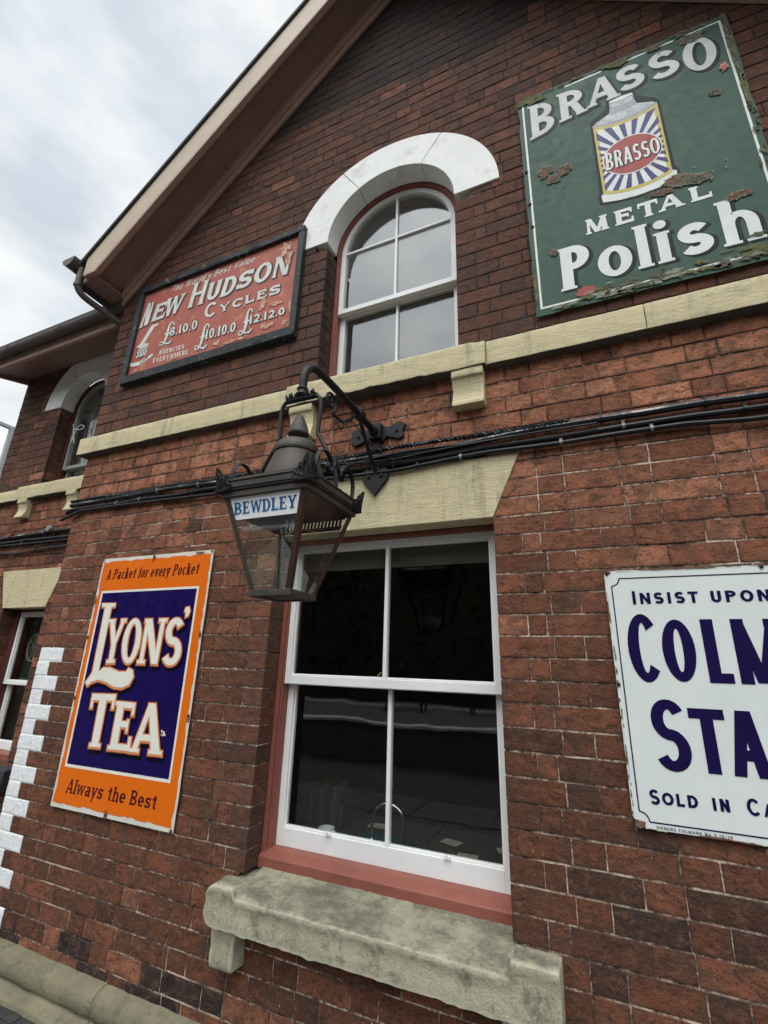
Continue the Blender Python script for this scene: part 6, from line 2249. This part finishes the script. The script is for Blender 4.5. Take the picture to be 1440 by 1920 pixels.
# curtain and spoked ornament inside the wing's lower window
m = M()
vs, fs = [], []
for i in range(60):
    xx = -4.86 + 0.72 * i / 59
    yy = WY + 0.30 + 0.025 * math.sin(i * 0.75) + 0.01 * math.sin(i * 1.9)
    vs += [(xx, yy, 0.80), (xx + 0.004, yy, 1.96), (xx, yy + 0.006, 0.80), (xx + 0.004, yy + 0.006, 1.96)]
for i in range(59):
    b_ = 4 * i
    fs += [(b_, b_ + 4, b_ + 5, b_ + 1), (b_ + 3, b_ + 7, b_ + 6, b_ + 2), (b_ + 1, b_ + 5, b_ + 7, b_ + 3), (b_ + 2, b_ + 6, b_ + 4, b_)]
m.add(vs, fs)
tag(m.build('curtain', simple('grey green curtain', (0.10, 0.115, 0.10, 1), (0.08, 0.09, 0.08, 1), 8, 0.9), smooth=True), 'grey green curtain hanging in folds behind the lower window of the wing', 'curtain')
orn = thing('wheel_ornament', (-4.62, WY + 0.235, 1.64), 'spoked straw wheel hanging in the lower window of the wing', 'ornament')
STRAW = simple('dry straw', (0.30, 0.26, 0.19, 1), (0.2, 0.17, 0.12, 1), 20, 0.9)
m = M()
m.tube([(-4.62 + 0.085 * math.cos(2 * PI * k / 32), WY + 0.235, 1.64 + 0.115 * math.sin(2 * PI * k / 32)) for k in range(33)], 0.010, 8, cap=False)
m.build('rim', STRAW, orn, smooth=True)
for k in range(10):
    m = M()
    a = 2 * PI * k / 10
    m.tube([(-4.62 + 0.012 * math.cos(a), WY + 0.235, 1.64 + 0.012 * math.sin(a)), (-4.62 + 0.078 * math.cos(a), WY + 0.235, 1.64 + 0.105 * math.sin(a))], [0.003, 0.007], 6)
    m.build('spoke', STRAW, orn, smooth=True)
m = M()
m.lathe([(0.014, -0.008), (0.016, 0.0), (0.014, 0.008)], 0, 0, 12)
m.v = [(-4.62 + q[0], WY + 0.235 + q[2], 1.64 + q[1]) for q in m.v]
m.build('hub', STRAW, orn, smooth=True)

# ---------------------------------------------------------------- beyond the wing: footbridge rail
fr = thing('footbridge_railing', (-9.0, 2.0, 0), 'pale grey steel footbridge railing beyond the far end of the wing', 'railing')
GREYS = simple('pale grey steel paint', (0.42, 0.43, 0.44, 1), (0.35, 0.36, 0.37, 1), 4, 0.5)
for z in (5.30, 4.60):
    m = M()
    m.box(-9.03, -8.97, -1.0, 2.06, z, z + 0.06)
    m.build('rail_bar', GREYS, fr, bevel=0.005)
for y in (-0.95, 2.03):
    m = M()
    m.box(-9.035, -8.965, y - 0.035, y + 0.035, -1.05, 5.36)
    m.build('post', GREYS, fr, bevel=0.005)

# ---------------------------------------------------------------- across the line, mirrored in the glass
def far_bench(x):
    b = thing('platform_bench', (x, -15.0, 0), 'dark slatted bench on the opposite platform mirrored in the glass', 'bench', 'benches on the opposite platform')
    WD = simple('dark bench wood', (0.03, 0.02, 0.015, 1), (0.045, 0.03, 0.02, 1), 10, 0.6)
    m = M()
    for k in range(4):
        m.box(x - 0.8, x + 0.8, -15.0 + k * 0.11, -14.91 + k * 0.11, 0.42, 0.45)
    m.build('seat', WD, b)
    m = M()
    for k in range(3):
        m.box(x - 0.8, x + 0.8, -15.05, -15.02, 0.55 + k * 0.13, 0.64 + k * 0.13)
    m.build('backrest', WD, b)
    for s_ in (-0.7, 0.7):
        m = M()
        m.prism_x([(-15.06, -0.02), (-15.0, -0.02), (-14.97, 0.40), (-14.62, 0.40), (-14.58, -0.02), (-14.52, -0.02), (-14.57, 0.418), (-14.98, 0.418), (-15.01, 0.9), (-15.06, 0.9)], x + s_ - 0.03, x + s_ + 0.03)
        m.build('leg', BLACKIRON, b)


far_bench(-6.6)
far_bench(-3.4)
pf_ = thing('picket_fence', (-1.0, -16.6, 0), 'short white picket fence at the back of the opposite platform', 'fence')
WP = simple('white fence paint', (0.7, 0.7, 0.68, 1), (0.6, 0.6, 0.58, 1), 6, 0.6)
for k in range(6):
    m = M()
    xx = -2.2 + k * 0.16
    m.prism([(xx, 0.02), (xx + 0.08, 0.02), (xx + 0.08, 0.92), (xx + 0.04, 1.0), (xx, 0.92)], -16.62, -16.60)
    m.build('picket', WP, pf_)
for z in (0.28, 0.72):
    m = M()
    m.box(-2.3, -1.2, -16.655, -16.621, z, z + 0.08)
    m.build('fence_rail', WP, pf_)
bank = M()                                                  # wooded bank behind the line
rr = random.Random(3)
nx_, ny_ = 60, 10
vs, fs = [], []
for j in range(ny_ + 1):
    for i in range(nx_ + 1):
        x = -60 + 120 * i / nx_
        y = -18.0 - 10 * j / ny_
        z = -1.0 + 11.5 * min(1, (j / ny_) * 1.6) + 1.2 * noise.noise(Vector((x * 0.2, y * 0.2, 1))) * (j > 0)
        vs.append((x, y, z))
for j in range(ny_):
    for i in range(nx_):
        a = j * (nx_ + 1) + i
        fs.append((a, a + 1, a + nx_ + 2, a + nx_ + 1))
bank.add(vs, fs)
bank.build('hill', simple('dark earth bank', (0.03, 0.03, 0.018, 1), (0.045, 0.04, 0.025, 1), 2, 1.0), kind='structure')
lf = M()
for k in range(9000):
    x = rr.uniform(-45, 40)
    j = rr.random()
    y = -18.2 - 7 * j
    z = -0.8 + 11.0 * min(1, j * 1.15) + rr.uniform(-0.2, 1.3)
    s_ = rr.uniform(0.12, 0.34)
    n_ = Vector((rr.gauss(0, 1), rr.gauss(0.6, 1), rr.gauss(0.4, 1))).normalized()
    a_ = n_.orthogonal().normalized() * s_
    b_ = n_.cross(a_)
    c_ = Vector((x, y, z))
    lf.add([c_ - a_, c_ - b_ * 0.6, c_ + a_, c_ + b_ * 0.6], [(0, 1, 2, 3)])
w_ = lf.build('woodland', simple('dark ivy and leaves', (0.020, 0.032, 0.012, 1), (0.035, 0.045, 0.018, 1), 1.5, 0.8), kind='stuff')
w_['label'] = 'dark ivy and scrub covering the bank across the railway line'
w_['category'] = 'woodland'
